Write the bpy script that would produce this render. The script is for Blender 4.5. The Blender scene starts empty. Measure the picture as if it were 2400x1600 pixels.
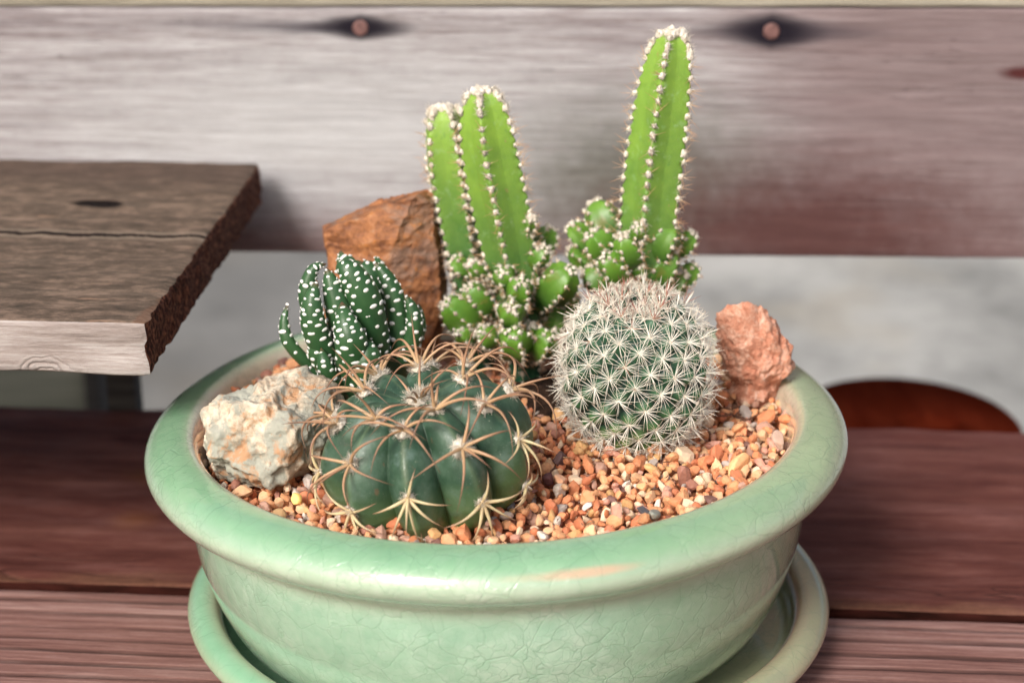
import bpy, bmesh, math, random
import numpy as np
from mathutils import Vector, Matrix, noise as mn

random.seed(7); rng = np.random.default_rng(7)
SC = bpy.context.scene
COL = SC.collection
S = 0.01                                    # everything below is written in centimetres
R_ = math.radians

# ------------------------------------------------------------------ camera
F_, CH, CD, PITCH = 4000., 25.0, 45.8, R_(20)       # focal length in photo pixels, height, distance (cm)
CAMP = np.array([0, -CD, CH])
FW = np.array([0, math.cos(PITCH), -math.sin(PITCH)]); UP = np.array([0, math.sin(PITCH), math.cos(PITCH)])
cam = bpy.data.cameras.new('camera'); camo = bpy.data.objects.new('camera', cam); COL.objects.link(camo)
cam.sensor_width = 36; cam.lens = F_ / 2400 * 36
cam.clip_start = 0.01; cam.clip_end = 200
camo.location = tuple(CAMP * S); camo.rotation_euler = (math.pi/2 - PITCH, 0, 0)
cam.dof.use_dof = True; cam.dof.focus_distance = 0.462; cam.dof.aperture_fstop = 10.5
SC.camera = camo

# ------------------------------------------------------------------ light
SUN_EL, SUN_AZ = 38., -30.                   # sun in front of the bench, to the left (azimuth from -Y)
w = bpy.data.worlds.new('World'); SC.world = w; w.use_nodes = True
nt = w.node_tree; nt.nodes.clear()
sky = nt.nodes.new('ShaderNodeTexSky'); sky.sky_type = 'NISHITA'; sky.sun_disc = False
sky.sun_elevation = R_(SUN_EL); sky.air_density = 1.0; sky.dust_density = 7.0; sky.ozone_density = 1.0
bg = nt.nodes.new('ShaderNodeBackground'); bg.inputs[1].default_value = 0.125
wo = nt.nodes.new('ShaderNodeOutputWorld'); nt.links.new(sky.outputs[0], bg.inputs[0]); nt.links.new(bg.outputs[0], wo.inputs[0])
sd = Vector((math.sin(R_(SUN_AZ))*math.cos(R_(SUN_EL)), -math.cos(R_(SUN_AZ))*math.cos(R_(SUN_EL)), math.sin(R_(SUN_EL))))
sky.sun_rotation = math.atan2(sd.x, sd.y)
sl = bpy.data.lights.new('sun', 'SUN'); sl.energy = 2.9; sl.angle = R_(18); sl.color = (1, 0.98, 0.955)
so = bpy.data.objects.new('sun', sl); COL.objects.link(so); so.rotation_euler = (-sd).to_track_quat('-Z', 'Y').to_euler()
SC.view_settings.view_transform = 'Standard'; SC.view_settings.look = 'None'
SC.view_settings.gamma = 1; SC.view_settings.exposure = 0.13; SC.view_settings.use_curve_mapping = False

# ------------------------------------------------------------------ measuring helpers (photo pixel -> point on a real plane, cm)
def ray(px, py): return FW + np.array([1, 0, 0]) * (px-1200)/F_ + UP * (800-py)/F_
def atz(px, py, z): d = ray(px, py); return CAMP + d * (z-CAMP[2])/d[2]
def aty(px, py, y): d = ray(px, py); return CAMP + d * (y-CAMP[1])/d[1]
YAW = -3.9; BZ = -0.9                        # BZ: height of the bench seat
cy_, sy_ = math.cos(R_(YAW)), math.sin(R_(YAW))
def loc2(p): return np.array([p[0]*cy_ + p[1]*sy_, -p[0]*sy_ + p[1]*cy_, p[2]])     # world -> bench frame
def atl(px, py, ly):                                                               # pixel on the bench-frame plane y = ly
    o, d = loc2(CAMP), loc2(ray(px, py)); return o + d * (ly-o[1])/d[1]

# ------------------------------------------------------------------ object helpers
def tag(o, label=None, cat=None, group=None, kind=None):
    if label: o['label'] = label
    if cat: o['category'] = cat
    if group: o['group'] = group
    if kind: o['kind'] = kind
    return o
def empty(name, loc, label, cat, group=None, rot=(0, 0, 0)):
    o = bpy.data.objects.new(name, None); COL.objects.link(o); o.empty_display_size = .01
    o.location = Vector(loc) * S; o.rotation_euler = rot; o['org'] = 0
    del o['org']; ORG[o] = np.array(loc, float)
    return tag(o, label, cat, group)
ORG = {}
class MB:
    def __init__(s): s.V = []; s.F = []; s.M = []; s.C = []; s.n = 0
    def add(s, V, F, m=0, c=None):
        V = np.asarray(V, float); s.V.append(V)
        if len(F):
            F = np.asarray(F) + s.n; s.F.append(F)
            s.M.append(np.full(len(F), m) if np.isscalar(m) else np.asarray(m))
        if c is None: c = np.ones((len(V), 4))
        c = np.asarray(c, float)
        if c.ndim == 1 and len(c) == len(V) and len(V) != 4: c = np.stack([c, c, c, np.ones_like(c)], 1)
        elif c.ndim == 1: c = np.tile(c, (len(V), 1))
        s.C.append(c); s.n += len(V)
    def build(s, name, mats, parent=None, local=False, loc=None, smooth=True):
        V = np.concatenate(s.V)
        if parent is not None and not local: V = V - ORG[root_of(parent)]
        if loc is not None: V = V - np.array(loc, float)
        V = V * S
        me = bpy.data.meshes.new(name)
        me.vertices.add(len(V)); me.vertices.foreach_set('co', V.ravel())
        li = np.concatenate([f.ravel() for f in s.F]); sz = np.concatenate([np.full(len(f), f.shape[1]) for f in s.F])
        me.loops.add(len(li)); me.loops.foreach_set('vertex_index', li.astype(np.int32))
        me.polygons.add(len(sz)); st = np.concatenate([[0], np.cumsum(sz)[:-1]])
        me.polygons.foreach_set('loop_start', st.astype(np.int32)); me.polygons.foreach_set('loop_total', sz.astype(np.int32))
        me.polygons.foreach_set('material_index', np.concatenate(s.M).astype(np.int32))
        me.polygons.foreach_set('use_smooth', np.full(len(sz), smooth))
        for m in (mats if isinstance(mats, (list, tuple)) else [mats]): me.materials.append(m)
        ca = me.color_attributes.new('Col', 'FLOAT_COLOR', 'POINT'); ca.data.foreach_set('color', np.concatenate(s.C).ravel())
        me.update(); me.validate()
        o = bpy.data.objects.new(name, me); COL.objects.link(o)
        if parent is not None: o.parent = parent
        if loc is not None: o.location = Vector(loc) * S
        return o
def root_of(o):
    while o.parent is not None: o = o.parent
    return o
def grid_faces(nu, nv, wrap_v=False):
    i = np.arange(nu-1)[:, None]; j = np.arange(nv if wrap_v else nv-1)[None, :]; j2 = (j+1) % nv
    return np.stack([i*nv+j, i*nv+j2, (i+1)*nv+j2, (i+1)*nv+j], -1).reshape(-1, 4)
def ico(sub):
    bm = bmesh.new(); bmesh.ops.create_icosphere(bm, subdivisions=sub, radius=1)
    V = np.array([v.co[:] for v in bm.verts]); F = np.array([[v.index for v in f.verts] for f in bm.faces]); bm.free(); return V, F
ICO = {k: ico(k) for k in (1, 2, 3, 4, 5, 6)}
def fract(p, sc, oct=4, seed=0.):
    return np.array([mn.fractal(Vector((float(x[0])*sc+seed, float(x[1])*sc+seed*1.7, float(x[2])*sc-seed)), 1.0, 2.0, oct) for x in p])
def catmull(P, n):
    P = np.asarray(P, float); Q = np.vstack([2*P[0]-P[1], P, 2*P[-1]-P[-2]]); m = len(P)-1
    t = np.linspace(0, m, n); i = np.minimum(t.astype(int), m-1); f = (t-i)[:, None]
    a, b, c, d = Q[i], Q[i+1], Q[i+2], Q[i+3]
    return .5*((2*b) + (c-a)*f + (2*a-5*b+4*c-d)*f**2 + (-a+3*b-3*c+d)*f**3)
def tubes(mb, P, R, k=5, m=0, C=None):
    """P (N,n,3) points of N tubes, R (N,n) radii; C (n,) or (N,n) value stored in Col"""
    P = np.asarray(P, float); N, n, _ = P.shape; R = np.broadcast_to(R, (N, n))
    T = np.gradient(P, axis=1); T /= np.linalg.norm(T, axis=2, keepdims=True) + 1e-9
    ref = np.zeros((N, 1, 3)); md = np.abs(T.mean(1)); ref[np.arange(N), 0, md.argmin(1)] = 1
    A = np.cross(T, ref); A /= np.linalg.norm(A, axis=2, keepdims=True) + 1e-9; B = np.cross(T, A)
    an = np.arange(k)*2*math.pi/k
    V = P[:, :, None] + R[:, :, None, None]*(A[:, :, None]*np.cos(an)[:, None] + B[:, :, None]*np.sin(an)[:, None])
    f = grid_faces(n, k, True); Fs = (f[None] + (np.arange(N)*n*k)[:, None, None]).reshape(-1, 4)
    if C is None: C = np.linspace(0, 1, n)
    C = np.broadcast_to(C, (N, n)); C = np.repeat(C[:, :, None], k, 2).ravel()
    mb.add(V.reshape(-1, 3), Fs, m, np.stack([C, C, C, np.ones_like(C)], 1))

# ------------------------------------------------------------------ materials
class G:
    def __init__(s, name):
        s.m = bpy.data.materials.new(name); s.m.use_nodes = True; s.t = s.m.node_tree; s.t.nodes.clear()
        s.out = s.n('ShaderNodeOutputMaterial'); s.b = s.n('ShaderNodeBsdfPrincipled'); s.t.links.new(s.b.outputs[0], s.out.inputs[0])
    def n(s, ty, **k):
        x = s.t.nodes.new(ty)
        for a, v in k.items(): setattr(x, a, v)
        return x
    def put(s, sock, v):
        if isinstance(v, bpy.types.NodeSocket): s.t.links.new(v, sock)
        elif v is not None:
            if hasattr(sock.default_value, '__len__') and not hasattr(v, '__len__'): v = (v,)*len(sock.default_value)
            if hasattr(sock.default_value, '__len__') and len(v) == 3 and len(sock.default_value) == 4: v = (*v, 1)
            sock.default_value = v
    def vec(s, sc=(1, 1, 1), off=(0, 0, 0)):
        c = s.n('ShaderNodeTexCoord'); m = s.n('ShaderNodeMapping'); s.t.links.new(c.outputs['Object'], m.inputs[0])
        m.inputs['Scale'].default_value = tuple(100*x for x in sc); m.inputs['Location'].default_value = off; return m.outputs[0]
    def noise(s, v, sc, det=4, rough=.55, dist=0):
        x = s.n('ShaderNodeTexNoise'); s.put(x.inputs['Vector'], v); x.inputs['Scale'].default_value = sc; x.inputs['Detail'].default_value = det
        x.inputs['Roughness'].default_value = rough; x.inputs['Distortion'].default_value = dist; return x.outputs[0]
    def vor(s, v, sc, feat='F1', out='Distance', rnd=1):
        x = s.n('ShaderNodeTexVoronoi', feature=feat); s.put(x.inputs['Vector'], v); x.inputs['Scale'].default_value = sc; x.inputs['Randomness'].default_value = rnd; return x.outputs[out]
    def ramp(s, f, pts, interp='LINEAR'):
        x = s.n('ShaderNodeValToRGB'); s.put(x.inputs[0], f); e = x.color_ramp; e.interpolation = interp
        while len(e.elements) < len(pts): e.elements.new(.5)
        for q, (p, c) in zip(e.elements, pts): q.position = p; q.color = (*c, 1) if hasattr(c, '__len__') else (c, c, c, 1)
        return x.outputs[0]
    def mix(s, f, a, b, mode='MIX'):
        x = s.n('ShaderNodeMix', data_type='RGBA', blend_type=mode); s.put(x.inputs[0], f); s.put(x.inputs[6], a); s.put(x.inputs[7], b); return x.outputs[2]
    def math(s, op, a, b=0., c=None):
        x = s.n('ShaderNodeMath', operation=op); s.put(x.inputs[0], a); s.put(x.inputs[1], b)
        if c is not None: s.put(x.inputs[2], c)
        return x.outputs[0]
    def vm(s, op, a, b):
        x = s.n('ShaderNodeVectorMath', operation=op); s.put(x.inputs[0], a); s.put(x.inputs[1], b); return x.outputs['Value' if op in ('LENGTH', 'DOT_PRODUCT') else 'Vector']
    def mr(s, v, a, b, c=0., d=1., smooth=False):
        x = s.n('ShaderNodeMapRange'); x.interpolation_type = 'SMOOTHSTEP' if smooth else 'LINEAR'
        for i, q in enumerate((v, a, b, c, d)): s.put(x.inputs[i], q)
        return x.outputs[0]
    def xyz(s, v): x = s.n('ShaderNodeSeparateXYZ'); s.put(x.inputs[0], v); return x.outputs
    def col(s): x = s.n('ShaderNodeVertexColor'); x.layer_name = 'Col'; return x.outputs[0]
    def bump(s, h, st=.5, dist=.05, prev=None):
        x = s.n('ShaderNodeBump'); x.inputs['Strength'].default_value = st; x.inputs['Distance'].default_value = dist*S
        s.put(x.inputs['Height'], h)
        if prev is not None: s.put(x.inputs['Normal'], prev)
        return x.outputs[0]
    def spot(s, v, c, r, soft=.5, wob=0.):
        """1 inside the ellipsoid (centre c, radii r) fading out; v in cm"""
        q = s.n('ShaderNodeMapping', vector_type='TEXTURE'); s.put(q.inputs[0], v); q.inputs['Location'].default_value = c; q.inputs['Scale'].default_value = r
        L = s.vm('LENGTH', q.outputs[0], (0, 0, 0))
        if wob: L = s.math('ADD', L, s.math('MULTIPLY', s.math('SUBTRACT', s.noise(v, 1.5, 3), .5), wob))
        return s.mr(L, 1-soft, 1+soft*.3, 1, 0, True)
    def done(s, base=None, rough=.6, spec=None, normal=None, coat=None, sss=None, **k):
        b = s.b.inputs; s.put(b['Base Color'], base); s.put(b['Roughness'], rough)
        if spec is not None: s.put(b['Specular IOR Level'], spec)
        if normal is not None: s.put(b['Normal'], normal)
        if coat is not None: s.put(b['Coat Weight'], coat[0]); s.put(b['Coat Roughness'], coat[1])
        if sss is not None: s.put(b['Subsurface Weight'], sss[0]); b['Subsurface Radius'].default_value = sss[1]; b['Subsurface Scale'].default_value = 1*S*sss[2]
        return s.m

def wood(name, pal, grain=1.0, extra=None, rough=.75, bumpst=.5, bias=None, contrast=(.3, .72), wa=.7):
    """pal: dark, mid, light; grain along x"""
    g = G(name); v = g.vec()
    wv = g.vec((.05, 1, 1)); warp = g.noise(g.vec((.06, .3, .3)), 1.0, 3)
    vv = g.vm('ADD', wv, g.vm('MULTIPLY', g.vm('SUBTRACT', g.mix(1, (0, 0, 0), warp), (.5, .5, .5)), (0, wa, wa)))
    fine = g.noise(vv, 5.5*grain, 7, .68); broad = g.noise(vv, .9*grain, 4, .55)
    ultra = g.noise(g.vec((.22, 1, 1)), 24, 4, .7)
    f = g.math('ADD', g.math('MULTIPLY', fine, .5), g.math('MULTIPLY', broad, .38)); f = g.math('ADD', f, g.math('MULTIPLY', ultra, .12))
    if bias is not None: f = g.math('ADD', f, bias(g, v))
    c = g.ramp(f, [(contrast[0], pal[0]), ((contrast[0]+contrast[1])/2, pal[1]), (contrast[1], pal[2])])
    h = g.math('ADD', fine, g.math('MULTIPLY', ultra, .35))
    if extra: c, h = extra(g, v, c, h)
    return g.done(c, rough, .1, g.bump(h, bumpst, .12))

# --- bench woods
NAIL = [atl(845, 66, 16.9), atl(1808, 74, 16.9)]
def back_extra(g, v, c, h):
    X = g.xyz(v)
    red = g.mr(g.math('ADD', X[2], g.math('MULTIPLY', g.noise(g.vec((.12, 1, .5)), 1.0, 4), 2.6)), 9.2, 7.0, 0, 1, True)
    c = g.mix(g.math('MULTIPLY', red, .88), c, g.mix(g.noise(g.vec((.06, 1, 1)), 4, 6, .7), (.06, .02, .018), (.36, .22, .21)))
    side = g.mr(g.math('ADD', X[0], g.math('MULTIPLY', g.noise(g.vec((.1, 1, .2)), 1.0, 3), 6)), 6., 15., 0, .85, True)
    c = g.mix(side, c, g.mix(g.noise(g.vec((.06, 1, 1)), 5, 5), (.08, .05, .05), (.30, .225, .23)))
    st = g.noise(g.vec((.035, 1, 1)), 7, 6, .75); c = g.mix(g.mr(st, .52, .36, 0, .75), c, (.16, .12, .12))
    ck = g.mr(g.math('ABSOLUTE', g.math('SUBTRACT', g.noise(g.vec((.03, 1, 1)), 2.6, 3, .5), .5)), 0, .007, .75, 0); c = g.mix(g.math('MULTIPLY', ck, g.mr(g.noise(g.vec((.2, .5, .5)), .7, 3), .45, .6, 0, 1)), c, (.05, .035, .035))
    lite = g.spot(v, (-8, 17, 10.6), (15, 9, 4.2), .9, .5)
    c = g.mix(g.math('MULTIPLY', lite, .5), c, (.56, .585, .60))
    dk = g.spot(v, (3.4, 17, 8.6), (6.0, 9, 4.2), .95, .6)  # soft shadow of the columns on the board, put into its colour
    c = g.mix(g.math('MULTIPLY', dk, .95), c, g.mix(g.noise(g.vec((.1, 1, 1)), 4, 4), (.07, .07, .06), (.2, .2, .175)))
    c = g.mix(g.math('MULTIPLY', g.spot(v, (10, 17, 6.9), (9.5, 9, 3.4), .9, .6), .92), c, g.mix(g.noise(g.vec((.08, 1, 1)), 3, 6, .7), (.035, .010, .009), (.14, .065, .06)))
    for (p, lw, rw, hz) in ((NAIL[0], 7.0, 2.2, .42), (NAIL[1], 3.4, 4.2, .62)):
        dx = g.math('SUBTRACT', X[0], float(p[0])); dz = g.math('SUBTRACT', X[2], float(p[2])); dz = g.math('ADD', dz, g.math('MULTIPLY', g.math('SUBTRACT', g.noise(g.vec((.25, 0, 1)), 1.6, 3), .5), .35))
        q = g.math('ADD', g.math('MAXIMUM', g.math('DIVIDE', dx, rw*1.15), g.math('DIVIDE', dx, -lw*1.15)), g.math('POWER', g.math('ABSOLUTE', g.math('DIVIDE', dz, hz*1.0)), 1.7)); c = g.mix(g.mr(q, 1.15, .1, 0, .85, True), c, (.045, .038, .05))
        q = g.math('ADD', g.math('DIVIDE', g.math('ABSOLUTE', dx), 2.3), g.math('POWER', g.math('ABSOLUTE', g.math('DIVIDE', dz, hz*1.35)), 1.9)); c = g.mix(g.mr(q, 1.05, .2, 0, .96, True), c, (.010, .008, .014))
    p = atl(2395, 172, 16.9); c = g.mix(g.spot(v, tuple(p), (.9, 9, .3), .7, .4), c, (.07, .02, .02))
    return c, h
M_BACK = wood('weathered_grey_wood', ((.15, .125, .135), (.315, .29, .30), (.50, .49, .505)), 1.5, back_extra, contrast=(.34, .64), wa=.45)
M_UPPER = wood('olive_wood', ((.22, .20, .16), (.36, .33, .27), (.48, .45, .38)), 1.0, contrast=(.36, .64))
def seat_extra(g, v, c, h):
    X = g.xyz(v)
    c = g.mix(g.math('MULTIPLY', g.spot(v, (-12.8, 10.3, 0), (2.4, 1.0, 9), .9, .6), .6), c, (.22, .09, .012))
    c = g.mix(g.math('MULTIPLY', g.spot(v, (-13.5, 6.4, 0), (.9, .9, 9), .9, .6), .5), c, (.25, .09, .012))
    c = g.mix(g.spot(v, (-15.3, 13.3, 0), (2.0, .35, 9), .8, .5), c, (.03, .004, .006))
    c = g.mix(.5, c, g.ramp(g.noise(g.vec((.25, 1, 1)), .9, 7, .7), [(.32, (.035, .010, .009)), (.5, (.10, .036, .030)), (.68, (.20, .095, .085))]))
    edge = g.mr(g.math('ADD', X[1], g.math('MULTIPLY', g.noise(g.vec((.3, .6, .6)), 1.0, 4), 2.4)), 3.9, 3.1, 0, 1, True)
    c = g.mix(g.math('MULTIPLY', edge, .6), c, g.mix(g.noise(v, 4, 6, .7), (.04, .016, .01), (.26, .13, .08)))
    # split scallops near the front edge
    nz = g.noise(g.vec((.10, .6, .6)), .9, 2, .5, .3); line = g.math('MULTIPLY', g.mr(g.math('ABSOLUTE', g.math('SUBTRACT', nz, .5)), .0, .010, 1, 0), g.mr(X[1], 4.4, 3.0, 0, .55, True))
    c = g.mix(g.math('MULTIPLY', line, .85), c, (.015, .006, .005)); h = g.math('SUBTRACT', h, g.math('MULTIPLY', line, 1.5))
    return c, h
M_SEATB = wood('red_brown_wood', ((.035, .009, .007), (.11, .036, .028), (.24, .105, .08)), .8, seat_extra, .7, contrast=(.3, .66))
g = G('dark_plank_edge'); M_EDGE_DARK = g.done(g.ramp(g.noise(g.vec((.2, 1, 1)), 3, 4), [(.3, (.010, .003, .002)), (.7, (.045, .012, .009))]), .9, .05)  # near-black brown for the long side faces of the rear seat plank
def seatf_extra(g, v, c, h):
    wv = g.n('ShaderNodeTexWave', bands_direction='Y'); g.put(wv.inputs['Vector'], g.vec((.03, 1, 0))); wv.inputs['Scale'].default_value = .42; wv.inputs['Distortion'].default_value = 3.2; wv.inputs['Detail'].default_value = 3; wv.inputs['Detail Scale'].default_value = .8
    gr = g.math('MULTIPLY', g.mr(wv.outputs['Fac'], .40, .0, 0, 1, True), g.mr(g.noise(g.vec((.08, .6, 0)), 1.2, 4), .35, .62, .15, 1))
    return g.mix(g.math('MULTIPLY', gr, .6), c, (.05, .025, .02)), g.math('SUBTRACT', h, g.math('MULTIPLY', gr, 1.4))
M_SEATF = wood('grooved_brown_wood', ((.095, .042, .036), (.23, .12, .105), (.42, .275, .25)), 1.0, seatf_extra, .7, contrast=(.32, .66))
def arm_extra(g, v, c, h):
    X = g.xyz(v)
    c = g.mix(.62, c, g.ramp(g.noise(g.vec((.4, 1., 1)), 2.4, 8, .78), [(.36, (.03, .028, .022)), (.5, (.125, .092, .068)), (.62, (.29, .205, .155))]))
    pk = loc2(atz(228, 478, 9.4)); c = g.mix(g.spot(v, tuple(pk), (1.0, .55, 9), .25, .5), c, (.006, .003, .003)); h = g.math('SUBTRACT', h, g.math('MULTIPLY', g.spot(v, tuple(pk), (.85, .42, 9), .5, .4), 3))
    q = loc2(atz(330, 552, 9.4)); wob = g.math('MULTIPLY', g.math('SUBTRACT', g.noise(g.vec((.5, 0, 0)), 1, 5, .65), .5), 1.3)
    ln = g.math('ABSOLUTE', g.math('SUBTRACT', g.math('ADD', X[1], wob), float(q[1])))
    cr = g.math('MULTIPLY', g.mr(ln, .07, .16, 1, 0, True), g.mr(X[0], -18.2, -17.3, 0, 1, True))
    lit = g.math('MULTIPLY', g.mr(g.math('ABSOLUTE', g.math('SUBTRACT', ln, .3)), 0, .16, .5, 0), g.mr(X[0], -18.2, -17.3, 0, 1, True)); c = g.mix(lit, c, (.33, .27, .21))  # lit lip beside the crack, painted into the wood colour
    c = g.mix(cr, c, (.008, .005, .005)); bx = g.math('ADD', X[0], g.math('MULTIPLY', g.noise(v, 2.5, 4), .35)); c = g.mix(g.mr(g.math('SUBTRACT', bx, g.math('MULTIPLY', X[1], .117)), -10.02, -9.9, 0, .3), c, (.2, .08, .04)); c = g.mix(g.mr(X[1], 15.7, 16.3, 0, .8), c, (.02, .05, .015)); h = g.math('SUBTRACT', h, g.math('MULTIPLY', cr, 3))
    f = g.mr(g.math('ADD', X[1], g.math('MULTIPLY', g.noise(g.vec((.1, 1, 1)), 1, 3), 3)), 12, 16, 0, .55, True); c = g.mix(f, c, (.06, .04, .035))
    c = g.mix(g.mr(g.noise(g.vec((.3, 1.5, 1)), 2.2, 4), .66, .74, 0, .7), c, (.36, .22, .15))
    return c, h
M_ARM = wood('brown_grey_wood', ((.035, .024, .019), (.115, .082, .064), (.27, .205, .16)), 1.3, arm_extra, .8, contrast=(.3, .68))
def front_extra(g, v, c, h):
    k = loc2(np.array([-13.0, -1.4, 7.9])); 
    mp = g.n('ShaderNodeMapping', vector_type='TEXTURE'); g.put(mp.inputs[0], v); mp.inputs['Location'].default_value = (k[0], 0, k[2]-.1); mp.inputs['Scale'].default_value = (1.3, 50, .8)
    L = g.math('ADD', g.vm('LENGTH', mp.outputs[0], (0, 0, 0)), g.math('MULTIPLY', g.noise(v, 1.6, 5), .8))
    ring = g.math('MULTIPLY', g.mr(g.math('ABSOLUTE', g.math('SUBTRACT', g.math('PINGPONG', L, .22), .12)), 0, .08, 1, 0), g.mr(L, 1.25, .8, 0, 1))
    c = g.mix(g.math('MULTIPLY', ring, .3), c, (.2, .14, .12)); c = g.mix(g.math('MULTIPLY', g.mr(L, .55, .2, 0, 1), .6), c, (.35, .26, .2))
    return c, g.math('SUBTRACT', h, ring)
M_ARMF = wood('bleached_wood_edge', ((.11, .085, .075), (.31, .26, .24), (.52, .48, .465)), 1.6, front_extra, .8, contrast=(.3, .62))
g = G('red_end_grain'); v = g.vec(); a = g.noise(v, 7, 6, .7); b = g.vor(g.vec((1, 1, .5)), 9)
M_END = g.done(g.ramp(g.math('ADD', g.math('MULTIPLY', a, .7), g.math('MULTIPLY', b, .3)), [(.36, (.02, .006, .004)), (.5, (.10, .030, .02)), (.64, (.36, .14, .08))]), .85, .2, g.bump(a, .9, .3))
g = G('dark_frame_wood'); M_DARK = g.done(g.ramp(g.noise(g.vec((.1, 1, 1)), 3), [(.3, (.012, .011, .012)), (.7, (.05, .045, .045))]), .8)
g = G('copper_nail'); v = g.vec(); M_NAIL = g.done(g.ramp(g.noise(v, 9, 4), [(.3, (.07, .03, .028)), (.7, (.22, .11, .10))]), .6, None, None, **{})
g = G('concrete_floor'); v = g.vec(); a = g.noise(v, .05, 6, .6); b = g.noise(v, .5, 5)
M_FLOOR = g.done(g.mix(g.mr(g.math('ADD', g.xyz(v)[0], g.math('MULTIPLY', g.noise(v, .02, 4), 30)), -20, 26, .68, 0, True), g.mix(g.mr(g.noise(v, .028, 3), .5, .62, 0, .5), g.ramp(g.math('ADD', g.math('MULTIPLY', a, .7), g.math('MULTIPLY', b, .3)), [(.35, (.19, .19, .18)), (.6, (.43, .425, .40))]), (.38, .33, .25)), (.09, .09, .088)), .85, .2, g.bump(b, .3, .3))  # left side darkened in the colour, a soft shade painted onto the floor
g = G('red_painted_wood'); v = g.vec((1, .2, 1)); M_RED = g.done(g.ramp(g.noise(v, 1.2, 5), [(.3, (.08, .010, .004)), (.7, (.13, .020, .008))]), .95, .0)
g = G('grey_green_timber'); M_RAIL = g.done(g.ramp(g.noise(g.vec((.06, 1, 1)), 1, 5), [(.3, (.1, .11, .09)), (.7, (.32, .33, .28))]), .8)

# --- ceramic
def glaze(name, seed, tan=0.):
    g = G(name); v = g.vec((1, 1, 1), (0, 0, seed)); C = g.col()
    wv = g.vm('ADD', v, g.vm('MULTIPLY', g.vm('SUBTRACT', g.mix(1, (0, 0, 0), g.noise(v, .8, 3)), (.5, .5, .5)), (1.2, 1.2, 1.2)))
    d1 = g.vor(wv, 1.25, 'DISTANCE_TO_EDGE'); d2 = g.vor(g.vm('ADD', wv, (5, 3, 1)), 3.6, 'DISTANCE_TO_EDGE')
    cell = g.vor(wv, 1.25, 'F1', 'Color'); cell2 = g.vor(g.vm('ADD', wv, (5, 3, 1)), 3.6, 'F1', 'Color')
    l1 = g.mr(d1, .0, .03, 1, 0); l2 = g.mr(d2, .0, .04, 1, 0)
    on = g.mr(g.noise(v, .35, 3), .35, .6, 0, 1); l1 = g.math('MULTIPLY', l1, g.math('ADD', g.math('MULTIPLY', on, .7), .3)); l2 = g.math('MULTIPLY', l2, on)
    base = g.ramp(g.math('ADD', g.math('MULTIPLY', g.noise(v, .35, 3), .6), g.math('MULTIPLY', g.noise(v, 2.2, 4), .4)), [(.34, (.25, .41, .29)), (.50, (.315, .47, .345)), (.66, (.43, .565, .445))])
    base = g.mix(g.math('MULTIPLY', g.xyz(cell)[0], .16), base, (.45, .68, .5))
    base = g.mix(g.math('MULTIPLY', g.xyz(cell2)[1], .10), base, (.12, .36, .2))
    X = g.xyz(v)
    if not tan: base = g.mix(g.mr(X[2], 5.0, 5.5, 0, .62, True), base, g.mix(g.noise(v, .8, 4), (.12, .32, .15), (.25, .45, .25)))
    ol = g.mr(X[0], 1., 9.5, 0, .6, True); base = g.mix(ol, base, (.33, .39, .23))  # olive cast on the right, the wood's reflection mixed into the glaze colour
    if tan: base = g.mix(g.mr(g.xyz(v)[0], -7, 7, 0, .8), g.mix(.5, base, (.16, .42, .25)), (.34, .32, .20))
    else: base = g.mix(g.math('MULTIPLY', g.spot(v, (1.9, -9.72, 5.22), (2.3, .5, .13), .7, .4), .75), base, (.60, .36, .24))
    base = g.mix(C, base, (.50, .33, .24) if tan else (.62, .56, .44))
    base = g.mix(g.math('MULTIPLY', g.math('MAXIMUM', g.math('MULTIPLY', l1, .8), g.math('MULTIPLY', l2, .7)), .34), base, (.13, .28, .17))
    sp = g.mr(g.vor(v, 1.1), .0, .035, 1, 0); base = g.mix(g.math('MULTIPLY', sp, g.mr(g.noise(v, .9), .6, .66, 0, .6)), base, (.05, .08, .03))
    h = g.math('ADD', g.math('MULTIPLY', g.math('MAXIMUM', l1, g.math('MULTIPLY', l2, .6)), -.5), g.noise(v, 1.4, 3))
    h2 = g.math('ADD', g.math('MULTIPLY', g.xyz(cell)[2], .6), g.math('MULTIPLY', g.noise(v, 9, 3), .12))
    n = g.bump(g.math('ADD', h, g.math('MULTIPLY', h2, .4)), .5, .05)
    glit = g.mr(g.vor(v, 11, 'F1', 'Distance'), .0, .12, 1, 0)
    return g.done(base, g.mr(glit, 0, 1, .22, .08), .5, n, (1.0, .04), (.25, (.5, 1, .6), .25))
M_POT = glaze('celadon_glaze', 0.); M_SAU = glaze('celadon_glaze_saucer', 31., .5)

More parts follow.
